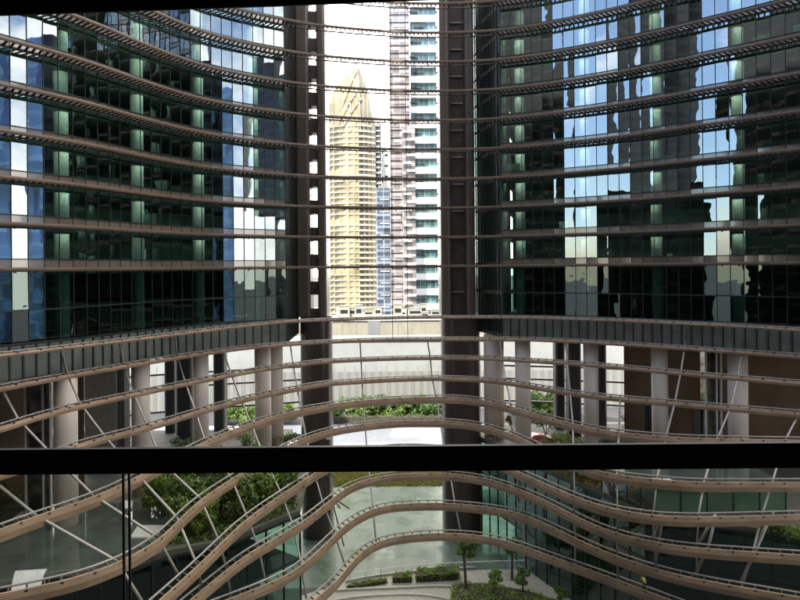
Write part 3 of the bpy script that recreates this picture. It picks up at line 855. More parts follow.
# rooms behind the columns: brown walls, grey wall, shaft
def wall(name, a, b, z0, z1, th, mat, label):
    dx, dy = b[0] - a[0], b[1] - a[1]; L = math.hypot(dx, dy); nx, ny = -dy / L * th, dx / L * th
    mb = MB(); mb.prism([a, b, (b[0] + nx, b[1] + ny), (a[0] + nx, a[1] + ny)], z0, z1)
    o = mb.build(name, mat, None, loc=((a[0] + b[0]) / 2, (a[1] + b[1]) / 2, z0)); tag(o, label, 'wall', kind='thing'); return o


def ptd(px, d): return (XZ(px, 380, d)[0], d)


wall('lobby_wall', (-66, 55), ptd(84, 80), DECK, -10.55, 0.5, M['brownwall'], 'dark brown lobby wall behind the leftmost column')
wall('lobby_wall', ptd(84.5, 84), ptd(116, 86), DECK, -10.55, 0.5, M['greywall'], 'plain grey wall between brown lobby and dark column')
wall('lobby_wall', ptd(624, 97), ptd(742, 88), DECK, -10.55, 0.5, M['brownwall'], 'brown lobby wall behind the two rightmost columns')
wall('lobby_wall', ptd(743, 90), (66, 80), DECK, -10.55, 0.5, M['brownwall'], 'brown lobby wall at the right edge catching warm light')
for px, w, d, lab, nm in ((644, 8, 92, 'dark doorway panel in the right brown lobby wall', 'door_panel'), (693, 9, 88.5, 'second dark doorway panel nearer the rightmost column', 'door_panel')):
    a = ptd(px, d); b = ptd(px + w, d); mb = MB(); mb.box(((a[0] + b[0]) / 2, d, DECK + 3.2), (b[0] - a[0], 0.25, 6.4)); mb.box((b[0] + .25, d + .02, DECK + 3.2), (.35, .2, 6.4), 1)
    tag(mb.build('doorway', [M['fin'], M['greywall']], None, loc=(a[0], d, DECK)), lab, 'doorway')

M['mirror'] = pbr('mirror_glass', (0.30, 0.28, 0.25), 0.08, 1.0, 0.6, 0.9, bump=0.12)
def shaft(px0, px1, d, label):
    a, b = ptd(px0, d), ptd(px1, d)
    t = thing('lift_shaft', label, 'lift shaft', 'glass lift shafts', (a[0], d, DECK))
    mb = MB(); mb.box(((a[0] + b[0]) / 2, d + 1, (DECK - 10.6) / 2), (b[0] - a[0] - .2, 1.6, -10.6 - DECK)); mb.build('glass_box', M['mirror'], t)
    for x in (a[0], b[0], (a[0] * .3 + b[0] * .7)):
        mb = MB(); mb.tube([(x, d, DECK), (x, d, -10.6)], 0.13, 6); mb.build('rail', M['white'], t)


shaft(25, 50, 68, 'mirrored lift shaft with pale rails at the far left')
shaft(706, 721, 82, 'narrow mirrored lift shaft before the brown wall on the right')

# outer louvre rails seen through the openings
for side, pts, nm in (('left', [(-66, 96), (-45, 112), (-18, 121)], 'left'), ('right', [(17, 121), (45, 113), (66, 100)], 'right')):
    pl = spline(pts, 2, 4)
    for j, h in enumerate((-18.6, -21.0, -25.2)):
        mb = MB(); mb.sweep(pl, h, [(0, -.16), (.4, -.16), (.4, .16), (0, .16)])
        tag(mb.build('outer_rail', M['darkcol'], None, loc=(pl[0][0], pl[0][1], h)), '%s dark outer rail seen through the %s column openings' % (('topmost', 'middle', 'lowest')[j], nm), 'rail', 'dark rails on the outer side')

# ------------------------------------------------------------------ beyond the gap
t = thing('white_building', 'long low white building behind the street hedge', 'building', None, (0, 196, G))
mb = MB(); mb.box((0, 203, (G + 5 - 22.6) / 2), (190, 14, -22.6 - G - 5)); mb.build('wall', M['hoard'], t)
mb = MB(); mb.box((0, 203, -22.4), (191, 14.6, 0.4)); mb.build('roof', M['greywall'], t)
mb = MB()
for i in range(60): mb.box((-94 + i * 3.2, 195.9, G + 8.6), (0.12, 0.15, 7))
mb.build('sheet_joint', M['greywall'], t)
t = thing('hoarding', 'grey corrugated site hoarding behind the hedge', 'hoarding', None, (0, 190, G))
mb = MB()
for i in range(150):
    x = -90 + i * 1.2; mb.box((x, 190 + (0.12 if i % 2 else 0), G + 5.6), (1.19, 0.2, 11.2), i % 2)
mb.build('sheeting', [M['hoardgrey'], M['greywall']], t)
t = thing('cream_building', 'cream walled building above the white wall in the gap', 'building', None, (-5, 235, G))
mb = MB(); mb.box((2, 240, -30.5), (78, 20, 23)); mb.build('wall', M['cream'], t)
mb = MB(); mb.box((2, 239.7, -18.7), (79, 20.5, 0.5)); mb.build('roof', M['white'], t)
for x in range(-36, 40, 5):
    mb = MB(); mb.box((x, 229.9, -25), (0.35, 0.3, 12)); mb.build('pilaster', M['greywall'], t)
mb = MB(); mb.box((-9.5, 229.8, -24), (4.5, .4, 10)); mb.build('door', M['hoardgrey'], t)
# clutter on roofs at the gap
rngc = random.Random(21)
for i in range(16):
    x = rngc.uniform(-26, 18); w = rngc.uniform(2, 6); h = rngc.uniform(1.2, 5); y = rngc.uniform(233, 246)
    mb = MB(); mb.box((x, y, -18.4 + h / 2), (w, 2.5, h)); mb.box((x, y - 1.3, -18.4 + h * .55), (w * .7, .15, h * .3), 1)
    mb.box((x, y, -18.4 + h + .08), (w + .4, 2.9, .15), 2)
    o = mb.build('roof_cabin', [rngc.choice((M['white'], M['cream'], M['hoardgrey'], M['greywall'])), M['carglass'], M['greywall']], None, loc=(x, y, -18.4))
    tag(o, 'small plant cabin on the cream building roof in the gap', 'roof cabin', 'plant cabins on the cream roof')

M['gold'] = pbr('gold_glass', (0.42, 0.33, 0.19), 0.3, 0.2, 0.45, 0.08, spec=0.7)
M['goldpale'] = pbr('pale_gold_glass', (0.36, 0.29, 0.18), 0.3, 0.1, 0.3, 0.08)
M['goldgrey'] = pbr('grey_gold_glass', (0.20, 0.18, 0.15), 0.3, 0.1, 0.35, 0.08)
M['goldlight'] = pbr('gold_balcony', (0.44, 0.39, 0.30), 0.5, 0, 0.15, 0.2)
M['bluegrey'] = banded('blue_grey_tower', (0.24, 0.27, 0.31), (0.09, 0.11, 0.15), 3.4, 0.4, vper=4.0, c3=(0.4, 0.42, 0.45))
M['browntower'] = banded('brown_tower', (0.40, 0.35, 0.33), (0.24, 0.21, 0.21), 3.6, 0.35, rough=0.12, spec=1.0, vper=3.0, c3=(.42, .38, .36))
M['balc'] = pbr('balcony_white', (0.72, 0.72, 0.70), 0.6, 0, 0.06)
M['greenglass'] = banded('green_tower_glass', (0.12, 0.22, 0.22), (0.06, 0.12, 0.13), 3.9, 0.3, rough=0.15, spec=0.9, vper=2.6, c3=(0.25, 0.30, 0.30))
D1 = 400.0
def gx(px, d): return XZ(px, 260, d)[0]
def gz(py, d): return (CY - py) * d / F
# gold residential tower with a sail shaped top
t = thing('gold_tower', 'gold glass residential tower with a pointed sail top', 'tower', None, (gx(355, D1), D1, G))
xs = [gx(p, D1) for p in (330, 335, 342, 350, 356, 360, 365, 369, 373, 376.5)]
tops = [gz(p, D1) for p in (105, 92, 84, 77, 72, 69, 80, 92, 113, 122)]
mb = MB()
front = [(x, D1 - 6 * math.sin(math.pi * i / 9)) for i, x in enumerate(xs)]
for i in range(9):
    (xa_, ya_), (xb_, yb_) = front[i], front[i + 1]; ta, tb = tops[i], tops[i + 1]
    mb.quad((xa_, ya_, G), (xb_, yb_, G), (xb_, yb_, tb), (xa_, ya_, ta), 0)
    mb.quad((xa_, D1 + 22, G), (xa_, D1 + 22, ta), (xb_, D1 + 22, tb), (xb_, D1 + 22, G), 0)
    mb.quad((xa_, ya_, ta), (xb_, yb_, tb), (xb_, D1 + 22, tb), (xa_, D1 + 22, ta), 0)
for i in (0, 9):
    x, y = front[i]; mb.quad((x, y, G), (x, y, tops[i]), (x, D1 + 22, tops[i]), (x, D1 + 22, G), 0)
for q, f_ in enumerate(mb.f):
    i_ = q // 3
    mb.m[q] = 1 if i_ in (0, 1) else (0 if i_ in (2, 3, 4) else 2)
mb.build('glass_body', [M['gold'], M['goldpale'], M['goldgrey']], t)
mb = MB()
for k in range(40):
    z = G + 14 + k * 3.4
    if z > gz(125, D1): break
    for i in range(9):
        if k % 9 == 8 and i < 5: continue
        if z > tops[i] - 4 or z > tops[i + 1] - 4: continue
        (xa_, ya_), (xb_, yb_) = front[i], front[i + 1]
        dd = 1.6 if i in (0, 1, 5, 6, 7, 8) else 0.5
        mb.box(((xa_ + xb_) / 2, (ya_ + yb_) / 2 - dd / 2, z), (abs(xb_ - xa_) * (0.92 if i % 2 else 1.0), dd, 1.1 if i > 4 else 0.7))
mb.build('balcony', M['goldlight'], t)
mb = MB()
for i in range(1, 9):
    x, y = front[i]; mb.box((x, y - .3, (G + tops[i]) / 2), (0.5, 0.6, tops[i] - G - 0.5))
mb.build('fin', M['gold'], t)
mb = MB()
for (p, a), (q, b) in (((338, 122), (358, 96)), ((343, 128), (364, 100)), ((359, 74), (344, 104)), ((352, 96), (353, 132)), ((361, 84), (362, 132))):
    mb.bar((gx(p, D1), D1 - 6.6, gz(a, D1)), (gx(q, D1), D1 - 6.6, gz(b, D1)), .5, .6)
mb.build('sail_rib', M['goldlight'], t)


def tower(name, label, px0, px1, ytop, d, depth, body, slab=None, period=3.6, proj=1.2, sh=1.0, gaps=None, cat='tower'):
    x0, x1 = gx(px0, d), gx(px1, d); zt = gz(ytop, d)
    t = thing(name, label, cat, None, ((x0 + x1) / 2, d, G))
    mb = MB(); mb.prism([(x0, d), (x1, d), (x1, d + depth), (x0, d + depth)], G, zt); mb.build('body', body, t, loc=((x0 + x1) / 2, d, G))
    if slab:
        mb = MB(); k = 0; z = G + 6
        while z < zt:
            a, b = (x0, x1) if not gaps else (x0 + gaps[k % len(gaps)][0] * (x1 - x0), x0 + gaps[k % len(gaps)][1] * (x1 - x0))
            mb.box(((a + b) / 2, d - proj / 2, z), (b - a, proj, sh)); z += period; k += 1
        mb.build('balcony', slab, t)
    mb = MB(); mb.box(((x0 + x1) / 2, d + depth / 2, zt + 1.0), ((x1 - x0) * .6, depth * .6, 1.98)); mb.build('roof_plant', M['greywall'], t)
    return t


tower('apartment_tower', 'narrow blue grey tower of stacked balconies against the right side of the gold tower', 376.5, 382, 124, 404, 18, M['bluegrey'], M['goldlight'], 3.3, 1.5, 0.9, [(0.05, 0.8), (0.05, 0.95)])
tower('apartment_tower', 'lower blue glass block right of the gold tower', 376, 391, 188, 365, 20, M['bluegrey'], M['balc'], 6.8, 0.3, 0.5, [(0.3, 0.9)])
tower('apartment_tower', 'small white block peeping between the tall towers', 379, 390, 152, 430, 16, M['balc'], M['carglass'], 3.6, 0.2, 1.4, [(0.12, 0.38), (0.6, 0.9)])
tower('office_tower', 'slim brown mirrored tower before the white balconied tower', 391, 411, -40, 300, 22, M['browntower'], M['browntower'], 3.6, 0.5, 0.5)
tower('apartment_tower', 'dark balconied block low in front of the white tower', 403, 416, 128, 280, 12, M['browntower'], M['balc'], 3.4, 1.6, 0.7, [(0.1, 0.7), (0.3, 1.0)])
t = tower('office_tower', 'tall white banded tower with green glass beside the right pylon', 412, 438, -60, 330, 26, M['greenglass'], M['balc'], 7.8, 1.3, 3.3)
mb = MB()
for k in range(22):
    z = G + 9.5 + k * 7.8
    mb.box((gx(439.3, 330), 329.3, z), (1.4, 2.2, .6)); mb.box((gx(414.5 + (k % 3) * 3, 330), 329.2, z + 0.2), (5.5, .8, .5))
mb.build('fin', M['darkcol'], t)

# ------------------------------------------------------------------ planting
def crown(mb, rng, c, rad, n, size, clumps=9, flat_=0.8):
    cl = []
    for _ in range(clumps):
        a, b = rng.uniform(0, 6.283), rng.uniform(-1, 1); q = rng.uniform(0.3, 0.85)
        s = math.sqrt(1 - b * b)
        cl.append((c[0] + rad * q * s * math.cos(a), c[1] + rad * q * s * math.sin(a), c[2] + rad * flat_ * q * b, rad * rng.uniform(0.28, 0.5)))
    for i in range(n):
        x, y, z, r = rng.choice(cl)
        d = Vector((rng.gauss(0, 1), rng.gauss(0, 1), rng.gauss(0, 1))).normalized() * r * rng.uniform(0.5, 1.05)
        p = Vector((x, y, z)) + Vector((d.x, d.y, d.z * 0.75))
        n_ = (d.normalized() + Vector((rng.gauss(0, .5), rng.gauss(0, .5), rng.gauss(0.3, .5)))).normalized()
        e1 = n_.cross(Vector((rng.gauss(0, 1), rng.gauss(0, 1), rng.gauss(0, 1)))).normalized(); e2 = n_.cross(e1)
        s = size * rng.uniform(0.6, 1.3)
        mb.quad(tuple(p - e1 * s), tuple(p + e2 * s * .55), tuple(p + e1 * s), tuple(p - e2 * s * .55))
    return cl


def make_tree(seed, h, rad, leaf, n, size, trunk_frac=0.45, name='tree'):
    rng = random.Random(seed)
    t = bpy.data.objects.new(name, None); C.objects.link(t)
    cr = MB(); c = (0, 0, h - rad * .85)
    cl = crown(cr, rng, c, rad, n, size)
    cr.build('crown', M[leaf], t)
    tk = MB(); r0 = 0.035 * h
    top = (rng.uniform(-.2, .2), rng.uniform(-.2, .2), h * trunk_frac)
    tk.tube([(0, 0, 0), (top[0] * .4, top[1] * .4, h * trunk_frac * .5), top, (c[0] * .5, 0, c[2])], [r0, r0 * .8, r0 * .65, r0 * .2], 7)
    for x, y, z, r in cl[:6]: tk.tube([top, ((top[0] + x) / 2, (top[1] + y) / 2, (top[2] + z) / 2 + .1), (x, y, z)], [r0 * .45, r0 * .3, r0 * .1], 5)
    tk.build('trunk', M['bark'], t)
    return t


PROTO = {'mid': make_tree(1, 6.0, 2.3, 'leaf_a', 1900, 0.20), 'bright': make_tree(2, 5.0, 2.0, 'leaf_b', 1700, 0.19),
         'dark': make_tree(3, 5.5, 2.2, 'leaf_c', 1700, 0.22), 'slim': make_tree(4, 6.5, 1.6, 'leaf_a', 900, 0.20, 0.6),
         'bushy': make_tree(7, 5.2, 2.9, 'leaf_b', 2600, 0.20, 0.3), 'bushy2': make_tree(8, 5.6, 3.0, 'leaf_a', 2600, 0.20, 0.3),
         'street': make_tree(5, 5.6, 3.0, 'leaf_a', 1500, 0.30, 0.25), 'street2': make_tree(6, 5.2, 3.1, 'leaf_c', 1500, 0.30, 0.25)}
usedp = set()
def plant(kind, x, y, z, s, label, group, name='tree', cat='tree'):
    o = PROTO[kind] if kind not in usedp else copy_tree(PROTO[kind])
    usedp.add(kind); o.name = name
    o.location = (x, y, z); o.scale = (s, s, s * random.uniform(0.92, 1.08)); o.rotation_euler.z = random.uniform(0, 6.28)
    tag(o, label, cat, group); return o


LT = [(163, 519, 'bushy', 0.85, 'leafy tree at the left end of the deck garden, beside the glass roof'), (188, 531, 'bushy2', 0.85, 'leafy deck tree just right of the skylights'),
      (205, 535, 'bushy', 0.6, 'short bright tree at the deck edge between two ribbons'), (222, 519, 'dark', 0.95, 'darker tree in the middle of the left deck garden'),
      (243, 518, 'bushy2', 0.95, 'fullest tree of the left deck garden under the ribbons'), (262, 510, 'bushy', 0.85, 'tree of the left deck garden nearest the slit pylon'),
      (282, 500, 'bushy2', 0.75, 'small tree at the right end of the left deck garden'), (212, 480, 'bushy2', 0.8, 'tree deep on the left deck showing just above the black rail'),
      (262, 478, 'bushy', 0.7, 'bright tree deep on the left deck before the paired columns'), (178, 490, 'bushy', 0.8, 'bright tree behind the glass roof near the second round column')]
for px, py, kd, s, lab in LT:
    x, y = P(px, py, DECK); plant(kd, x, y, DECK, s * 1.35, lab, 'trees on the left garden deck')
# plaza trees
for px, py, kd, s, lab in ((466, 592, 'slim', 1.05, 'thin young tree left of the plaza planting bed'), (494, 598, 'bright', 0.72, 'bushy young tree in the middle of the plaza bed'),
                           (523, 596, 'mid', 0.62, 'bushy young tree at the right of the plaza bed'), (512, 580, 'slim', 0.95, 'spindly plaza tree behind the two bushy ones')):
    x, y = P(px, py, G); plant(kd, x, y, G, s, lab, 'young trees on the plaza')
# street trees behind the gap
for j, (px, s, kd) in enumerate(((335, .8, 'street2'), (346, .95, 'street'), (357, 1.0, 'street2'), (367, 1.15, 'street'), (378, 1.1, 'street2'), (388, 1.2, 'street2'), (399, 1.0, 'street'), (410, 1.15, 'street2'), (420, 1.0, 'street'), (431, 1.05, 'street2'), (439, .9, 'street'))):
    x, y = ptd(px, 176 + (j % 3) * 2); plant(kd, x, y, G, s * 1.25, 'small street tree in the gap, %s from the slit pylon' % ORD[j + 1], 'street trees along the white building')
for j, (px, s, kd, lab) in enumerate(((228, 1.2, 'street', 'round street tree seen right of the third round column'), (238, 1.0, 'street2', 'street tree left of the paired round columns'), (249, 1.15, 'street', 'street tree touching the paired round columns'), (287, 1.1, 'street', 'street tree between the paired columns and the slit pylon'),
                                      (534, 1.5, 'street', 'leafy street tree right of the grey round column'), (545, 1.6, 'street2', 'leafy street tree in the middle of the right opening'), (553, 1.3, 'street', 'leafy street tree against the right pair of dark columns'))):
    x, y = ptd(px, 172 + (j % 2) * 3); plant(kd, x, y, G, s, lab, 'street trees seen through the column openings')


def shrub(px, py, h, w, z, leaf, n, label, group, name='shrub', size=0.16):
    x, y = P(px, py, z); rng = random.Random(int(px * 7 + py))
    t = thing(name, label, 'shrub', group, (x, y, z))
    mb = MB(); crown(mb, rng, (x, y, z + h * .55), w, n, size, 7, h / (2 * w)); mb.build('foliage', M[leaf], t)
    st = MB()
    for _ in range(5):
        a = rng.uniform(0, 6.28); st.tube([(x, y, z), (x + .5 * w * math.cos(a), y + .5 * w * math.sin(a), z + h * .7)], [.06, .02], 5)
    st.build('stem', M['bark'], t)


for px, py, h, w, lf, lab in ((112, 437, 2.6, 1.6, 'leaf_b', 'feathery plant before the grey wall on the left'), (122, 444, 1.6, 1.4, 'leaf_a', 'low shrub at the foot of the narrow dark column'),
                              (180, 446, 1.4, 2.2, 'leaf_c', 'dark low shrub before the left pair of dark columns'), (245, 445, 1.5, 2.2, 'leaf_a', 'low planting left of the paired columns'),
                              (272, 447, 2.0, 1.8, 'leaf_d', 'dry yellow planting at the foot of the paired columns'), (292, 442, 1.3, 1.6, 'leaf_a', 'low planting right of the paired columns'),
                              (546, 436, 4.4, 2.2, 'leaf_c', 'tall dark shrub in the right opening behind the red car'), (562, 449, 2.4, 2.3, 'leaf_b', 'bright green shrub right of the red car'),
                              (538, 453, 1.9, 2.2, 'leaf_a', 'green shrub in front of the red car'), (495, 449, 4.0, 1.3, 'leaf_d', 'dry orange plant at the foot of the broad grey column'),
                              (513, 440, 5.2, 1.1, 'leaf_d', 'slender orange leaved plant beside the grey round column'), (578, 450, 2.0, 1.8, 'leaf_b', 'green shrub before the right pair of dark columns'),
                              (629, 432, 3.4, 2.6, 'leaf_a', 'green bush at the foot of the brown wall'), (682, 444, 3.2, 2.2, 'leaf_a', 'green bush between the two rightmost columns'),
                              (604, 446, 1.8, 1.8, 'leaf_c', 'dark low shrub under the street opening'), (5, 505, 2.5, 4.0, 'leaf_a', 'grassy green planting at the far left of the deck'),
                              (605, 482, 1.2, 1.8, 'leaf_b', 'bright shrub on the right deck corner by the glass pavilion'), (585, 478, 1.6, 1.8, 'leaf_a', 'green shrub on the right deck just under the black rail'),
                              (770, 529, 0.7, 2.0, 'leaf_a', 'low planting along the right deck edge'), (787, 532, 0.7, 2.0, 'leaf_b', 'low planting at the right end of the deck edge')):
    shrub(px, py, h, w, DECK, lf, 520, lab, 'shrubs on the garden decks')
for px, py, h, w, lf, lab in ((642, 604, 3.6, 2.0, 'leaf_a', 'tall dark shrub on the plaza below the person in yellow'), (690, 604, 4.0, 2.4, 'leaf_c', 'dark shrub below the ribbons at the lower right'), (562, 603, 2.2, 1.3, 'leaf_a', 'small spiky shrub on the plaza paving')):
    shrub(px, py, h, w, G, lf, 520, lab, 'shrubs on the plaza')


def hedge(poly, h, leaf, n, label, group, seed):
    rng = random.Random(seed)
    pts = [P(x, y, G) for x, y in poly]; cx = sum(p[0] for p in pts) / len(pts); cy = sum(p[1] for p in pts) / len(pts)
    t = thing('hedge', label, 'hedge', group, (cx, cy, G))
    bs = MB(); bs.prism([(cx + (x - cx) * .94, cy + (y - cy) * .9) for x, y in pts], G + 0.01, G + h * .8); bs.build('inner_twigs', M['soil'], t)
    xs = [p[0] for p in pts]; ys = [p[1] for p in pts]
    def inside(x, y):
        c = False; j = len(pts) - 1
        for i in range(len(pts)):
            if (pts[i][1] > y) != (pts[j][1] > y) and x < (pts[j][0] - pts[i][0]) * (y - pts[i][1]) / (pts[j][1] - pts[i][1]) + pts[i][0]: c = not c
            j = i
        return c
    mb = MB(); k = 0
    while k < n:
        x, y = rng.uniform(min(xs), max(xs)), rng.uniform(min(ys), max(ys))
        if not inside(x, y): continue
        k += 1; p = Vector((x, y, G + h * (rng.random() ** .5) * (0.95 + .2 * math.sin(x * 2.1) * math.sin(y * 1.7))))
        n_ = Vector((rng.gauss(0, .6), rng.gauss(0, .6), 1)).normalized(); e1 = n_.cross(Vector((rng.gauss(0, 1), rng.gauss(0, 1), 0.2))).normalized(); e2 = n_.cross(e1); s = rng.uniform(.1, .2)
        mb.quad(tuple(p - e1 * s), tuple(p + e2 * s * .6), tuple(p + e1 * s), tuple(p - e2 * s * .6))
    mb.build('foliage', M[leaf], t)


hedge([(392, 583.5), (412, 583), (412, 577), (395, 577.5)], 0.9, 'leaf_b', 900, 'short bright hedge piece left of the long clipped hedge', 'clipped hedges on the plaza', 1)
hedge([(415, 583), (459, 580.5), (459, 572), (417, 575)], 1.1, 'leaf_b', 2600, 'long clipped green hedge on the plaza', 'clipped hedges on the plaza', 2)
hedge([(450, 606), (560, 606), (530, 596), (500, 590), (475, 587), (452, 588)], 0.8, 'leaf_b', 4200, 'broad green planting bed at the bottom of the plaza', 'clipped hedges on the plaza', 3)
hedge([(345, 590), (352, 586), (372, 582), (388, 581), (386, 584), (360, 588)], 0.5, 'leaf_b', 900, 'thin strip of low hedge at the plaza kerb', 'clipped hedges on the plaza', 4)

# low ground cover on the left deck
rng = random.Random(19); mb = MB(); gc = [P(160, 548, DECK), P(227, 538, DECK), P(297, 509, DECK), P(297, 465, DECK), P(170, 470, DECK), P(192, 512, DECK)]
def inpoly(x, y, pts):
    c = False; j = len(pts) - 1
    for i in range(len(pts)):
        if (pts[i][1] > y) != (pts[j][1] > y) and x < (pts[j][0] - pts[i][0]) * (y - pts[i][1]) / (pts[j][1] - pts[i][1]) + pts[i][0]: c = not c
        j = i
    return c
k = 0
while k < 9000:
    x, y = rng.uniform(-32, -9), rng.uniform(58, 92)
    if not inpoly(x, y, gc): continue
    k += 1; p = Vector((x, y, DECK + .08 + rng.random() ** 2 * (.7 + .5 * math.sin(x * 1.3) * math.cos(y * .9))))
    n_ = Vector((rng.gauss(0, .7), rng.gauss(0, .7), 1)).normalized(); e1 = n_.cross(Vector((rng.gauss(0, 1), rng.gauss(0, 1), 0.2))).normalized(); e2 = n_.cross(e1); q = rng.uniform(.12, .28)
    mb.quad(tuple(p - e1 * q), tuple(p + e2 * q * .6), tuple(p + e1 * q), tuple(p - e2 * q * .6))
mb.build('ground_cover', M['leaf_a'])['kind'] = 'stuff'

hedge([(326, 424), (446, 423.5), (446, 420.5), (326, 421)], 2.2, 'leaf_a', 5000, 'long clipped street hedge under the street trees in the gap', 'clipped street hedges', 5)

rng = random.Random(29); mb = MB(); gc = [P(548, 470, DECK), P(602, 491, DECK), P(650, 514, DECK), P(652, 508, DECK), P(628, 484, DECK), P(600, 468, DECK)]
k = 0
while k < 3500:
    x, y = rng.uniform(15, 32), rng.uniform(66, 90)
    if not inpoly(x, y, gc): continue
    k += 1; p = Vector((x, y, DECK + .06 + rng.random() ** 2 * (.5 + .4 * math.sin(x * 1.7) * math.cos(y * 1.1))))
    n_ = Vector((rng.gauss(0, .7), rng.gauss(0, .7), 1)).normalized(); e1 = n_.cross(Vector((rng.gauss(0, 1), rng.gauss(0, 1), 0.2))).normalized(); e2 = n_.cross(e1); q = rng.uniform(.1, .22)
    mb.quad(tuple(p - e1 * q), tuple(p + e2 * q * .6), tuple(p + e1 * q), tuple(p - e2 * q * .6))
mb.build('ground_cover', M['leaf_d'])['kind'] = 'stuff'

# lawn blades
rng = random.Random(9); mb = MB()
for i in range(7000):
    x = rng.uniform(lw[0][0], lw[1][0]); y = rng.uniform(lw[0][1], lw[2][1]); a = rng.uniform(0, 3.14); s = rng.uniform(.1, .22)
    mb.quad((x - s * math.cos(a), y - s * math.sin(a), G + .001), (x + s * math.cos(a), y + s * math.sin(a), G + .001), (x + s * math.cos(a), y + s * math.sin(a), G + .25), (x - s * math.cos(a), y - s * math.sin(a), G + .25))
mb.build('grass', M['turf'])['kind'] = 'stuff'

# planter walls near the column feet
def planter(px0, px1, py, d_h, label):
    a, b = P(px0, py, DECK), P(px1, py, DECK); mb = MB()
    y = (a[1] + b[1]) / 2
    mb.box(((a[0] + b[0]) / 2, y + .2, DECK + d_h / 2), (b[0] - a[0], .4, d_h)); mb.box(((a[0] + b[0]) / 2, y + .2, DECK + d_h + .04), (b[0] - a[0] + .2, .6, .08), 1)
    tag(mb.build('planter_wall', [M['white'], M['darkcol']], None, loc=((a[0] + b[0]) / 2, y, DECK)), label, 'planter', 'white planter walls')


planter(224, 254, 436, 0.9, 'white planter wall left of the paired round columns')
planter(282, 330, 440, 0.8, 'white planter wall right of the paired round columns')
planter(596, 625, 440, 0.7, 'white planter wall under the street opening')

# red car between the right columns
def car(x, y, z, rz, label):
    t = thing('car', label, 'car', None, (x, y, z))
    prof = [(-2.2, .35), (2.2, .35), (2.25, .75), (1.9, .95), (1.0, 1.02), (.35, 1.45), (-1.2, 1.5), (-1.9, 1.05), (-2.25, .95)]
    def ext(pr, hw, m, name, inset=0):
        mb = MB(); n = len(pr); b = 0
        for sgn in (-1, 1):
            for px_, pz in pr:
                ww = hw - (0.18 if pz > 1.1 else 0); mb.v.append((px_, sgn * ww, pz))
        for i in range(n):
            j = (i + 1) % n; mb.f.append((i, j, n + j, n + i)); mb.m.append(0)
        mb.f.append(tuple(reversed(range(n)))); mb.m.append(0); mb.f.append(tuple(range(n, 2 * n))); mb.m.append(0)
        o = mb.build(name, m); o.parent = t; o.location = (0, 0, 0); return o
    ext(prof, .9, M['red'], 'body')
    for pr in ([(-1.0, 1.08), (.2, 1.08), (.2, 1.40), (-1.0, 1.43)], [(.3, 1.08), (.85, 1.08), (.4, 1.36), (.3, 1.38)]):
        ext(pr, .905, M['carglass'], 'side_window')
    for wx in (-1.4, 1.4):
        for s in (-1, 1):
            mb = MB(); mb.tube([(wx, s * .72, .33), (wx, s * .93, .33)], .33, 14); o = mb.build('wheel', M['tyre']); o.parent = t; o.location = (0, 0, 0)
    t.rotation_euler.z = rz


cx, cy = P(541, 443.5, DECK); car(cx, cy, DECK, R(6), 'red car parked behind shrubs between the right hand columns')

# person on the plaza
def person(x, y, z, rz):
    me = bpy.data.meshes.new('person'); bm = bmesh.new()
    V = [(0, 0, .72), (0, -.12, .86), (0, -.27, .99), (0, -.36, 1.06), (0, -.44, 1.17), (.1, 0, .70), (.14, -.2, .42), (.13, .04, .09), (.13, -.10, .05), (-.1, 0, .70), (-.14, -.2, .42), (-.13, .1, .09), (-.13, -.04, .05),
         (.19, -.3, 1.0), (.27, -.38, .78), (.22, -.55, .66), (-.19, -.3, 1.0), (-.27, -.36, .76), (-.22, -.52, .62)]
    Ed = [(0, 1), (1, 2), (2, 3), (3, 4), (0, 5), (5, 6), (6, 7), (7, 8), (0, 9), (9, 10), (10, 11), (11, 12), (2, 13), (13, 14), (14, 15), (2, 16), (16, 17), (17, 18)]
    rad = [.14, .13, .15, .06, .1, .1, .065, .045, .04, .1, .065, .045, .04, .07, .045, .032, .07, .045, .032]
    sl = bm.verts.layers.skin.verify()
    vs = [bm.verts.new(v) for v in V]
    for a, b in Ed: bm.edges.new((vs[a], vs[b]))
    for i, (v, r) in enumerate(zip(vs, rad)): v[sl].radius = (r, r); v[sl].use_root = (i == 0)
    bm.to_mesh(me); bm.free(); me.materials.append(M['person'])
    o = bpy.data.objects.new('person', me); C.objects.link(o); o.location = (x, y, z); o.rotation_euler.z = rz
    sk = o.modifiers.new('Skin', 'SKIN')
    o.modifiers.new('Sub', 'SUBSURF').levels = 1
    tag(o, 'person in a bright yellow top bending over on the lowest wavy ribbon', 'person')
    def shell(name, pts, rr, mat):
        mb = MB(); mb.tube(pts, rr, 10); c = mb.build(name, mat, None, smooth=True); c.parent = o; c.location = (0, 0, 0)
    shell('shirt', [(0, .02, .72), (0, -.12, .86), (0, -.27, .995), (0, -.35, 1.06)], [.165, .17, .185, .08], M['yellow'])
    shell('hair', [(0, -.42, 1.19), (0, -.45, 1.25), (0, -.46, 1.29)], [.11, .105, .05], M['fin'])
    for sx in (1, -1):
        shell('trousers', [(sx * .09, 0, .72), (sx * .14, -.2, .42), (sx * .13, .05, .12)], [.12, .095, .07], M['fin'])
    return o


M['person'] = pbr('skin_and_trousers', (0.35, 0.22, 0.15), 0.7); M['yellow'] = pbr('yellow_cloth', (0.75, 0.62, 0.12), 0.8)
px_, py_ = at_px(offset(LP[9], .08), 645, -32.4)
person(px_, py_, -32.8 + .49, R(200))

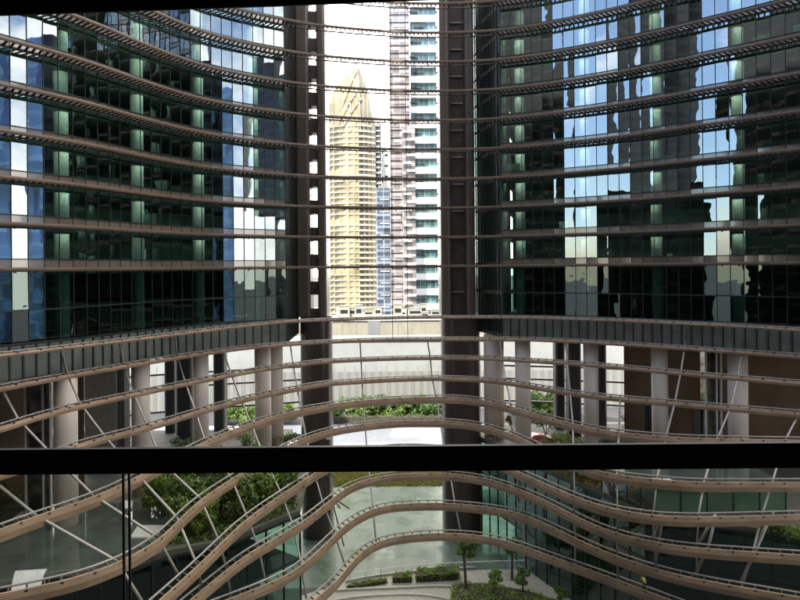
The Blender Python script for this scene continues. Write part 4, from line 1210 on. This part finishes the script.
# ------------------------------------------------------------------ room and window the photo is taken from
fr = thing('window_frame', 'black window frame with a thick horizontal rail in front of the view', 'window', None, (0, 1.25, -1.6))
YW = 1.25
def zw(py, y=YW): return (CY - py) * y / F
mb = MB(); zt, zb = zw(446.5), zw(471.5)
mb.box((0, YW + .006, (zt + zb) / 2), (7.6, 0.012, zt - zb)); mb.build('transom', M['frame'], fr)
mb = MB()
for px in (114.8, 120.8):
    x = (px - 400) * YW / F; mb.box((x, YW + .03, (zb - 1.6) / 2), (.004, .004, zb + 1.6 - .0))
mb.build('glass_joint', M['frame'], fr)
gp = MB(); y0 = YW + .03; xj = (114.8 - 400) * YW / F; xk = (120.8 - 400) * YW / F
gp.quad((-3.8, y0, -1.6), (xj - .002, y0, -1.6), (xj - .002, y0, zb), (-3.8, y0, zb)); gp.quad((xk + .002, y0, -1.6), (3.8, y0, -1.6), (3.8, y0, zb), (xk + .002, y0, zb))
gp.build('lower_pane', M['pane_low'], fr)
gp = MB(); gp.quad((-3.8, y0, zt), (3.8, y0, zt), (3.8, y0, 1.0), (-3.8, y0, 1.0)); gp.build('upper_pane', M['pane'], fr)
# head: a dark blind bar hanging a little crooked
xA, xB = (0 - 400) * 1.1 / F, (470 - 400) * 1.1 / F
zA, zB = zw(11, 1.1), zw(-1.5, 1.1)
sl_ = (zB - zA) / (xB - xA)
z_at = lambda x: zA + sl_ * (x - xA)
bl = MB()
pts = [(-1.6, z_at(-1.6)), (-.2, z_at(-.2) - .002), (.14, z_at(.14)), (1.6, z_at(1.6))]
for (xa_, za_), (xb_, zb_) in zip(pts, pts[1:]):
    v = [(xa_, 1.1, za_), (xb_, 1.1, zb_), (xb_, 1.104, zb_), (xa_, 1.104, za_), (xa_, 1.1, .98), (xb_, 1.1, .98), (xb_, 1.104, .98), (xa_, 1.104, .98)]
    i = len(bl.v); bl.v += v
    for f in ((0, 3, 2, 1), (4, 5, 6, 7), (0, 1, 5, 4), (1, 2, 6, 5), (2, 3, 7, 6), (3, 0, 4, 7)): bl.f.append(tuple(i + q for q in f)); bl.m.append(0)
o = bl.build('roller_blind', M['brownframe'], None, loc=(0, 1.1, .6)); tag(o, 'dark blind hanging slightly crooked along the top edge of the window', 'blind')
rm = MB()
for c, s in (((0, -1.7, -1.65), (8, 6, .1)), ((0, -1.7, 1.05), (8, 6, .1)), ((-3.95, -1.7, -.3), (.1, 5.9, 2.6)), ((3.95, -1.7, -.3), (.1, 5.9, 2.6)), ((0, -4.75, -.3), (8, .1, 2.8))):
    pass
def st(name, c, s, mat='room'):
    mb = MB(); mb.box(c, s); o = mb.build(name, M[mat]); o['kind'] = 'structure'
st('floor', (0, -1.7, -1.66), (8, 6.1, .1)); st('ceiling', (0, -1.7, 1.06), (8, 6.1, .1)); st('wall_left', (-3.95, -1.7, -.3), (.1, 6.1, 2.6)); st('wall_right', (3.95, -1.7, -.3), (.1, 6.1, 2.6)); st('wall_back', (0, -4.78, -.3), (7.78, .1, 2.6))
# own wing outside that room, dark banded glass, seen only mirrored in the facades
M['nearwing'] = banded('near_wing', (0.075, 0.055, 0.045), (0.012, 0.018, 0.018), 4.2, 0.22, rough=0.15, spec=0.6, vper=1.5, c3=(0.02, 0.02, 0.02))
t = thing('office_wing', 'near wing of dark glass that holds the room with the window', 'building', None, (0, 0, G))
for poly, z0, z1 in (([(-4.05, 1.2), (-4.05, -20), (-49, -10), (-47, 11), (-30, 6), (-18, 2.8)], G, 68), ([(4.05, -20), (4.05, 1.2), (18, 2.6), (32, 6), (44, 11), (66, 14), (68, -12)], G, 68),
                     ([(-4.0, 1.2), (-4.0, -20), (4.0, -20), (4.0, 1.2)], 1.15, 68), ([(-4.0, 1.2), (-4.0, -20), (4.0, -20), (4.0, 1.2)], G, -1.75)):
    mb = MB(); mb.prism(list(reversed(poly)), z0, z1); mb.build('facade', M['nearwing'], t)
# unseen towers: the two tallest added to block the sun, others set for reflections
M['darktower'] = banded('dark_tower', (0.055, 0.05, 0.05), (0.015, 0.017, 0.02), 4.0, 0.4, rough=0.2, spec=0.6, vper=3, c3=(.05, .05, .05))
M['bluetower'] = banded('blue_tower', (0.22, 0.38, 0.66), (0.12, 0.26, 0.55), 4.2, 0.3, rough=0.3, spec=0.5, vper=6, c3=(.04, .1, .28))
for poly, z1, mt, lab in (([(-70, -25), (-20, -25), (-20, -60), (-70, -60)], 214, 'darktower', 'added sun blocking tower behind the near wing, on its left'),
                          ([(-16, -26), (44, -26), (44, -62), (-16, -62)], 218, 'darktower', 'added broad sun blocking tower behind the near wing, on its right'),
                          ([(-168, 14), (-124, 14), (-124, -31.5), (-168, -31.5)], 160, 'darktower', 'dark tower far to the left behind the near wing'),
                          ([(-150, 16), (-105, 16), (-105, 60), (-150, 60)], 110, 'darktower', 'dark tower outside the left wing'),
                          ([(108, 41), (117, 27), (140, 24), (140, 41)], 66, 'bluetower', 'blue glass block mirrored at the left edge of the left wing'),
                          ([(112, 78), (112, 42), (140, 42), (140, 78)], 70, 'darktower', 'dark block standing left of the blue one, mirrored in the left wing'),
                          ([(-59, 18), (-62, 8), (-104, 8), (-104, 18)], 22, 'darktower', 'low dark block mirrored in the bottom floors of the right wing'),
                          ([(150, -66), (150, -110), (168, -110), (168, -66)], 94, 'darktower', 'dark block mirrored right of the white streak of the left wing')):
    cx_ = sum(p[0] for p in poly) / 4; cy_ = sum(p[1] for p in poly) / 4
    t = thing('office_tower', lab, 'tower', None, (cx_, cy_, G))
    mb = MB(); mb.prism(poly, G, z1); mb.build('body', M[mt], t, loc=(cx_, cy_, G))
    if z1 == 94:
        mb = MB(); mb.prism([(150, -22), (150, -65.9), (168, -65.9), (168, -22)], 26, 94); mb.build('added_overhang', M[mt], t, loc=(cx_, cy_, G))  # upper mass added to mask mirrored sky above the low floors
    mb = MB(); mb.box((cx_, cy_, z1 + 2), (abs(poly[0][0] - poly[1][0]) * .6, abs(poly[1][1] - poly[2][1]) * .6, 3.98)); mb.build('roof_plant', M['greywall'], t)

# ------------------------------------------------------------------ camera, sun, sky
cam = bpy.data.cameras.new('camera'); co = bpy.data.objects.new('camera', cam); C.objects.link(co)
cam.sensor_width = 36; cam.sensor_fit = 'HORIZONTAL'; cam.lens = 36 * F / 800; cam.shift_y = -(300 - CY) / 800
cam.clip_start = 0.02; cam.clip_end = 6000
co.rotation_euler = (Matrix.Rotation(R(90), 4, 'X') @ Matrix.Rotation(-ROLL, 4, 'Z')).to_euler()
bpy.context.scene.camera = co

SUN_AZ, SUN_EL = R(188), R(54)               # clockwise from +Y; sun behind the camera, slightly to the left
sd = Vector((math.sin(SUN_AZ) * math.cos(SUN_EL), math.cos(SUN_AZ) * math.cos(SUN_EL), math.sin(SUN_EL)))
L_ = bpy.data.lights.new('sun', 'SUN'); L_.energy = 3.2; L_.angle = R(0.5); L_.color = (1.0, 0.94, 0.85)
lo = bpy.data.objects.new('sun', L_); C.objects.link(lo); lo.rotation_euler = (-sd).to_track_quat('-Z', 'Y').to_euler(); lo.location = (0, 0, 80)

w = bpy.data.worlds.new('World'); bpy.context.scene.world = w; w.use_nodes = True; nt = w.node_tree
bg = nt.nodes['Background']; bg.inputs['Strength'].default_value = 0.14
sky = nt.nodes.new('ShaderNodeTexSky'); sky.sky_type = 'NISHITA'; sky.sun_disc = False; sky.sun_elevation = SUN_EL; sky.sun_rotation = SUN_AZ
sky.dust_density = 0.8; sky.ozone_density = 1.5
tc = nt.nodes.new('ShaderNodeTexCoord'); mp = nt.nodes.new('ShaderNodeMapping'); mp.inputs['Scale'].default_value = (1.6, 1.6, 3.5)
nt.links.new(tc.outputs['Generated'], mp.inputs['Vector'])
nz = nt.nodes.new('ShaderNodeTexNoise'); nz.inputs['Scale'].default_value = 1.7; nz.inputs['Detail'].default_value = 7; nz.inputs['Roughness'].default_value = 0.55
nt.links.new(mp.outputs['Vector'], nz.inputs['Vector'])
rp = nt.nodes.new('ShaderNodeValToRGB'); rp.color_ramp.elements[0].position = 0.44; rp.color_ramp.elements[1].position = 0.60
sep = nt.nodes.new('ShaderNodeSeparateXYZ'); nt.links.new(tc.outputs['Generated'], sep.inputs[0])
ma = nt.nodes.new('ShaderNodeMath'); ma.operation = 'MULTIPLY_ADD'; ma.inputs[1].default_value = 0.13
mb_ = nt.nodes.new('ShaderNodeMath'); mb_.operation = 'MULTIPLY_ADD'; mb_.inputs[1].default_value = 0.9
nt.links.new(sep.outputs['X'], mb_.inputs[0]); nt.links.new(sep.outputs['Y'], mb_.inputs[2]); nt.links.new(mb_.outputs[0], ma.inputs[0]); nt.links.new(nz.outputs['Fac'], ma.inputs[2]); nt.links.new(ma.outputs[0], rp.inputs['Fac'])
mx = nt.nodes.new('ShaderNodeMix'); mx.data_type = 'RGBA'; mx.inputs['B'].default_value = (11.0, 10.2, 9.3, 1)
nt.links.new(rp.outputs['Color'], mx.inputs['Factor']); nt.links.new(sky.outputs['Color'], mx.inputs['A'])
nt.links.new(mx.outputs['Result'], bg.inputs['Color'])

sc = bpy.context.scene
sc.view_settings.view_transform = 'Standard'; sc.view_settings.look = 'None'; sc.view_settings.gamma = 1; sc.view_settings.use_curve_mapping = False
sc.view_settings.exposure = 2.0
sc.cycles.transparent_max_bounces = 24; sc.cycles.max_bounces = 8; sc.cycles.diffuse_bounces = 3; sc.cycles.glossy_bounces = 1
sc.cycles.use_denoising = True
